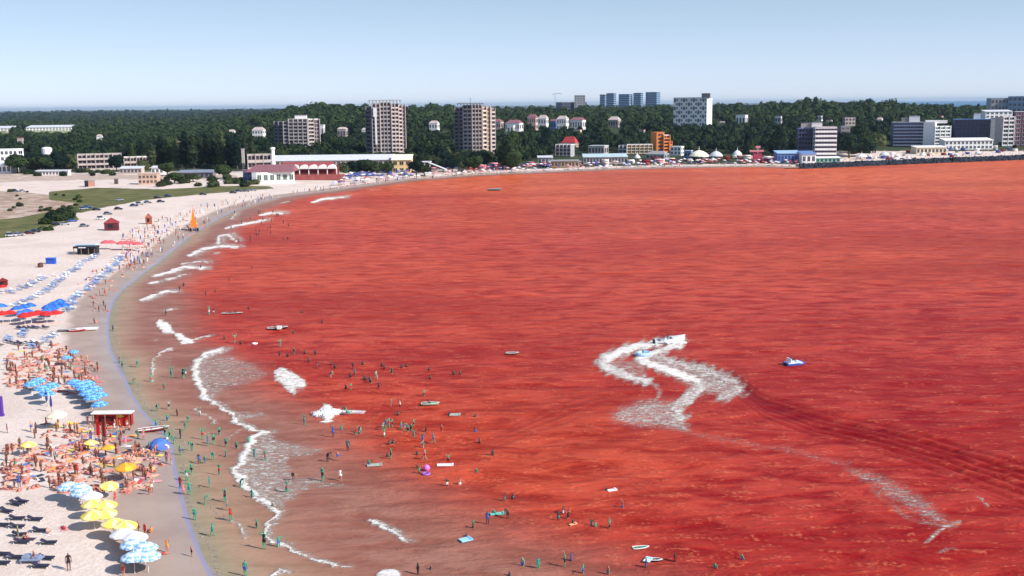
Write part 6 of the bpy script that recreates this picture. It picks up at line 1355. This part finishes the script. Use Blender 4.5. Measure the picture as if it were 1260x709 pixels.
# sailing catamaran
p = ground(239, 284); k = mpp(p); root = empty('sailing_catamaran', p, R(20)); hm = 30*k
for s_ in (-1, 1): vs, fs = hull_mesh(6.5, .8, .8); m = MB(); m.add([(x+s_*1.4, y, z) for x, y, z in vs], fs); m.build('hull', mat('dark_hull',(.03,.02,.02)), root)
m = MB(); m.box(-1.4,1.4,-1.2,1.2,.6,.7); m.build('trampoline', black_paint, root); m = MB(); m.tube((0,1,.6),(0,1,hm),.08,.05,6); m.tube((0,1,1.5),(-.2,-2.6,1.6),.06,.05,6); m.build('mast', metal_grey, root)
def sail(name, pts, m1, bulge=.35):
    m = MB(); a, b, c = [Vector(p_) for p_ in pts]; n = 7; vs = []; ix = {}
    for i in range(n+1):
        for j in range(n+1-i): u, v = i/n, j/n; q_ = a*(1-u-v)+b*u+c*v; q_ += Vector((bulge*math.sin(math.pi*min(1, u+v))*(1-abs(u-v))*.8, 0, 0)); ix[(i, j)] = len(vs); vs.append(q_)
    fs = []
    for i in range(n):
        for j in range(n-i):
            fs.append((ix[(i,j)], ix[(i+1,j)], ix[(i,j+1)]))
            if j < n-i-1: fs.append((ix[(i+1,j)], ix[(i+1,j+1)], ix[(i,j+1)]))
    m.add(vs, fs); return m.build(name, m1, root, smooth=True)
osail = mat('orange_sail',(.88,.17,.01),.7,.1,1)
sail('mainsail', [(0,.9,1.7),(-1.6,-2.2,1.8),(0,.9,hm*.97)], osail, .5); sail('jib', [(0,1.1,1.4),(1.7,3.0,1.2),(0,1.1,hm*.80)], osail, .3)
tag(root, 'dark catamaran with tall orange sail pulled up at the water edge', 'catamaran')
for px, py, m1, lb in [(975,208,mat('brown_hull2',(.25,.15,.06),.6,.2,1),'low brown barge moored at the left tip of the breakwater')]: boat(px, py, 12, 3, 1.2, R(-90), m1, m1, lb, 'barge', 'barge', -.2)

# ------------------------------------------------------------------ cars
def car_proto(suv=False):
    L, W, h1, h2 = 4.3, 1.75, .78, (1.75 if suv else 1.42); prof = [(-L/2,.30),(-L/2,h1*.9),(-L/2+.25,h1),(L/2-1.2,h1),(L/2-.1,h1*.82),(L/2,.55),(L/2,.30)]
    m = MB(); n = len(prof); m.add([(x,-W/2,z) for x, z in prof]+[(x,W/2,z) for x, z in prof], [(k,(k+1) % n,n+(k+1) % n,n+k) for k in range(n)]+[tuple(range(n-1,-1,-1)),tuple(range(n,2*n))]); b1 = m
    cp = [(-L/2+.2,h1),(-L/2+(.3 if suv else .7),h2),(L/2-2.2,h2),(L/2-1.35,h1)]; m = MB(); m.add([(x,-W/2+.08+(.12 if z > 1 else 0),z) for x, z in cp]+[(x,W/2-.08-(.12 if z > 1 else 0),z) for x, z in cp], [(k,(k+1) % 4,4+(k+1) % 4,4+k) for k in range(4)]+[(3,2,1,0),(4,5,6,7)]); g = m.mesh('windows', glass)
    b1.box(-L/2+(.45 if suv else .8),L/2-2.25,-W/2+.2,W/2-.2,h2-.02,h2+.05); wm = MB(); wm.tube((0,-.1,0),(0,.1,0),.32,.32,12); wh = wm.mesh('wheel', black_paint)
    lm = MB(); lm.box(-.03,.03,-.18,.18,-.08,.08); return b1.mesh('body', white_paint), g, wh, lm.mesh('headlight', mat('lamp_glass',(.7,.7,.65),.2,.05,1)), L, W
CP = [car_proto(False), car_proto(True)]
PC = {n: mat(n.replace(' ', '_')+'_car_paint', c, .25, .05, 1, spec=.6) for n, c in {'white':(.75,.75,.75),'silver':(.45,.46,.50),'black':(.015,.015,.02),'dark blue':(.02,.04,.15),'maroon':(.15,.02,.03),'grey':(.18,.19,.21),'blue':(.04,.12,.40)}.items()}
def car(px, py, c, rz, suv=False, where=''):
    bme, g, wh, lt, L, W = CP[suv]; p = ground(px, py); root = empty('parked_car', p, rz); bd = link('body', bme, root, mat=PC[c]); link('windows', g, bd)
    for x in (-L/2+.8, L/2-.85):
        for y in (-W/2+.05, W/2-.05): link('wheel', wh, root, (x, y, .32))
    for y in (-.6, .6): link('headlight', lt, bd, (L/2+.01, y, .62))
    tag(root, '%s %s parked %s' % (c, 'estate car' if suv else 'car', where), 'car', 'cars parked along the sand'); return root
GR = 'along the edge of the green strip'
for a in [(119,259,'black',0,0,GR),(146,258,'black',.1,0,GR),(165,254,'dark blue',.2,0,GR),(172,252,'silver',.2,1,GR),(182,250,'grey',.15,0,GR),(198,249,'black',.1,0,GR),(194,244,'black',.1,0,GR),(207,242,'dark blue',.1,0,GR),(147,247,'silver',.2,0,GR),(250,240,'black',0,0,GR),
          (103,258,'silver',.3,1,GR),(108,256,'blue',.2,0,GR),(133,264,'grey',.1,0,'on the open sand left of the maroon hut'),(125,270,'white',.5,1,'on the open sand left of the maroon hut'),(104,279,'grey',.3,0,'alone on the sand left of the maroon hut'),
          (14,291,'white',.15,1,'below the lower green patch'),(24,290,'silver',.1,0,'below the lower green patch'),(37,288,'maroon',.1,0,'below the lower green patch'),(44,286,'black',.2,0,'below the lower green patch'),(52,284,'dark blue',.2,0,'below the lower green patch'),(61,283,'white',.3,0,'below the lower green patch'),
          (19,236,'dark blue',.1,1,'on the brown waste ground at the left'),(28,236,'silver',.1,0,'on the brown waste ground at the left'),(287,238,'black',0,0,'by the beach left of the restaurant'),(294,236,'dark blue',0,0,'by the beach left of the restaurant'),(303,236,'grey',0,0,'by the beach left of the restaurant'),(312,235,'silver',0,0,'by the beach left of the restaurant'),
          (70,277,'black',.4,0,'beside the dark shrub clump'),(89,273,'blue',.6,0,'beside the dark shrub clump'),(80,277,'silver',.5,0,'beside the dark shrub clump')]: car(*a[:3], a[3], bool(a[4]), a[5])

# ------------------------------------------------------------------ the far crowd, joined
def far_copies(src_list, pts, name, label, m_list, cat, kindm=None):
    Vs, Fs, nv, mats_, mi = [], [], 0, m_list, []
    for (x, y, z, s, rz, k) in pts:
        V, F = src_list[k % len(src_list)]; c, s_ = math.cos(rz), math.sin(rz); W_ = np.stack([(V[:,0]*c-V[:,1]*s_)*s+x, (V[:,0]*s_+V[:,1]*c)*s+y, V[:,2]*s+z], -1); Vs.append(W_); Fs.append(F+nv); nv += len(V); mi += [k % len(mats_)]*len(F)
    me = np_mesh(name, np.vstack(Vs), np.vstack(Fs), mats_[0]); [me.materials.append(a) for a in mats_[1:]]; me.polygons.foreach_set('material_index', np.array(mi, np.int32)); o = link(name, me); tag(o, label, cat, kind='stuff'); return o
def tri_mb(m): 
    F = []; [F.append((f[0], f[k], f[k+1])) for f in m.f for k in range(1, len(f)-1)]; return np.array(m.v, float), np.array(F)
pm = MB(); pm.tube((0,0,.8),(0,0,1.45),.17,.2,5); pm.tube((0,0,1.45),(0,0,1.75),.1,.1,5); pm.tube((-.1,0,0),(-.09,0,.85),.06,.1,4); pm.tube((.1,0,0),(.09,0,.85),.06,.1,4); pm.tube((-.2,0,1.4),(-.28,.05,.85),.05,.04,4); pm.tube((.2,0,1.4),(.28,.05,.85),.05,.04,4)
pl = MB(); pl.tube((0,-.3,.15),(0,.4,.15),.17,.2,5); pl.tube((0,.4,.15),(0,.7,.18),.1,.1,5); pl.tube((-.1,-1,.1),(-.1,-.3,.12),.06,.1,4); pl.tube((.1,-1,.1),(.1,-.3,.12),.06,.1,4); pl.box(-.45,.45,-1.1,.8,0,.04)
PT = []
def far_points(n, poly, zs=1.0):
    out = []; xs = [p_[0] for p_ in poly]; ys = [p_[1] for p_ in poly]; P = np.stack([np.random.uniform(min(xs), max(xs), n*4), np.random.uniform(min(ys), max(ys), n*4)], -1); P = P[pip(P[:,0], P[:,1], poly)][:n]
    z = 1.4; W_ = [at_z(a, b, z) for a, b in P]; X_ = np.array([q_.x for q_ in W_]); Y_ = np.array([q_.y for q_ in W_]); d = shore_d(X_, Y_); h = height(X_, Y_, d); return [(x, y, max(0, hh)) for x, y, hh, dd in zip(X_, Y_, h, d) if dd > 1.0]
strip = [(255,272),(300,250),(345,238),(420,226),(500,216),(600,209),(700,204.5),(850,200),(985,199),(985,206),(880,207),(760,210),(640,214),(560,219),(500,224),(400,238),(345,246),(300,257),(262,275)]
for x, y, z in far_points(2600, strip): PT.append((x, y, z, rp.uniform(.9, 1.15), rp.uniform(0, 6.28), rp.randint(0, 5)))
for x, y, z in far_points(260, [(150,285),(255,250),(330,236),(340,240),(270,262),(215,300),(170,330),(150,330)]): PT.append((x, y, z, 1.0, rp.uniform(0, 6.28), rp.randint(0, 5)))
for x, y, z in far_points(260, [(1000,199),(1260,187),(1260,193),(1000,204)]): PT.append((x, y, z, 1.0, rp.uniform(0, 6.28), rp.randint(0, 5)))
for a, b, hp in SMALL: 
    q_ = at_z(a, b, 0); PT.append((q_.x, q_.y, -1.72+hp*mpp(q_)*1.1, 1.0, rp.uniform(0, 6.28), 6))
near_pts = far_points(90, [(92,345),(150,310),(190,285),(235,262),(190,305),(150,345),(120,400)])+far_points(230, [(10,430),(70,416),(100,440),(128,470),(90,480),(5,472)])+far_points(250, [(4,545),(60,520),(118,530),(170,540),(205,560),(165,600),(4,600)])+far_points(26, [(10,425),(60,420),(60,470),(10,470)])
for x, y, z in near_pts: PT.append((x, y, z+.02, rp.uniform(.8, 1.05), rp.uniform(0, 6.28), rp.choice([1, 1, 3, 5, 3])))
far_copies([tri_mb(pm), tri_mb(pl), tri_mb(pm), tri_mb(pl), tri_mb(pm), tri_mb(pm), tri_mb(pm)], PT, 'distant_crowd', 'hundreds of tiny bathers packed along the far curve of the beach', [skin_tan, skin_red, CL['blue'], skin_pale, TC[0][0], skin_dark, wet_dark], 'crowd')
us = MB(); us.lathe([(1.7,1.9),(1.0,2.3),(.05,2.6)], 8); us.tube((0,0,0),(0,0,2),.05,.05,4)
UP = []
for x, y, z in far_points(430, [(410,222),(480,216.5),(560,211),(700,203.5),(850,199),(985,198.5),(985,202),(850,203.5),(700,208),(600,212.5),(480,221),(410,228)]): UP.append((x, y, z, rp.uniform(.9, 1.25), 0, rp.choice([0,0,1,1,2,3,4,4,5])))
for x, y, z in far_points(90, [(425,214),(500,211.5),(500,218),(425,221)]): UP.append((x, y, z, rp.uniform(1.0, 1.4), 0, rp.choice([3,3,3,0,2])))
for x, y, z in far_points(90, [(500,210),(700,203),(700,206),(500,213)]): UP.append((x, y, z, rp.uniform(1.0, 1.4), 0, rp.choice([5,3,0,1])))
far_copies([tri_mb(us)], UP, 'distant_parasols', 'bands of tiny white, blue and rose parasols along the far beach', [white_paint, mat('rose_canvas',(.70,.30,.32),.8,.1,1), mat('lilac_canvas',(.50,.48,.70),.8,.1,1), mat('navy_far_canvas',(.06,.09,.30),.8,.1,1), mat('cream_far_canvas',(.85,.75,.65),.8,.1,1), mat('red_far_canvas',(.55,.08,.08),.8,.1,1)], 'parasols')
st = MB(); st.box(-3,3,-1.5,1.5,0,2.6); st.add([(-3.4,-1.9,2.6),(3.4,-1.9,2.6),(3.4,1.9,2.6),(-3.4,1.9,2.6),(-3,0,3.6),(3,0,3.6)], [(0,1,5,4),(1,2,5),(2,3,4,5),(3,0,4),(3,2,1,0)])
SP = []
for x, y, z in far_points(80, [(560,208),(700,202),(850,198),(955,196),(955,198),(850,200.5),(700,205),(560,211)]): SP.append((x, y, z, rp.uniform(.6, 1.1), rp.uniform(-.2, .2), rp.randint(0, 5)))
for x, y, z in far_points(70, [(1050,196),(1160,188),(1250,184),(1250,190),(1160,195),(1050,201)]): SP.append((x, y, z, rp.uniform(.35, .75), rp.uniform(-.2, .2), rp.choice([0, 0, 1, 4, 5, 2])))
far_copies([tri_mb(st)], SP, 'distant_stalls', 'jumble of small stalls and awnings lining the far promenade', [white_paint, mat('navy_far_canvas',(.06,.09,.30)), dark_red, mat('rose_canvas',(.7,.3,.32)), mat('cream_far_canvas',(.85,.75,.65)), concrete_dark], 'stalls')
# ------------------------------------------------------------------ air
hz_m = bpy.data.materials.new('haze_air'); hz_m.use_nodes = True; t = hz_m.node_tree; t.nodes.clear()
pv = node(t, 'ShaderNodeVolumePrincipled'); pv.inputs['Color'].default_value = (0.62, 0.80, 1.0, 1); pv.inputs['Density'].default_value = HAZE; pv.inputs['Anisotropy'].default_value = 0.2
mo = node(t, 'ShaderNodeOutputMaterial'); t.links.new(pv.outputs[0], mo.inputs['Volume'])
m = MB(); m.box(-62000, 62000, -3000, 62000, -5, 130); hzo = m.build('haze', hz_m); tag(hzo, 'pale blue summer haze over the whole bay', 'haze', kind='stuff')

# ------------------------------------------------------------------ labels: what still reads alike gets its place in the row
def ordinal(n): return ['leftmost', 'second from left', 'third from left', 'fourth from left', 'fifth from left', 'sixth from left', 'seventh from left', 'eighth from left', 'ninth from left', 'tenth from left', 'eleventh from left', 'twelfth from left'][n] if n < 12 else '%dth from left' % (n+1)
bpy.context.view_layer.update()
by = {}
for o in THINGS:
    if o.get('share') or o.get('kind'): continue
    by.setdefault(o['label'], []).append(o)
for lb, os_ in by.items():
    if len(os_) < 2: continue
    xy = [(proj(np.array([o.location.x]), np.array([o.location.y]), np.array([o.location.z]))[0][0], o) for o in os_]
    xy.sort(key=lambda a: a[0])
    if os_[0].get('group') and os_[0]['group'].startswith(SHARED): continue
    for k, (x, o) in enumerate(xy):
        o['label'] = lb+', '+(ordinal(k) if k < len(xy)-1 else 'rightmost')
print('objects', len(bpy.data.objects), 'things', len(THINGS))

for o in THINGS:
    if len(o['label'].split()) > 16: print('LONG', o['label'])

print('PERSONS', sum(o.name.startswith('person') for o in THINGS))
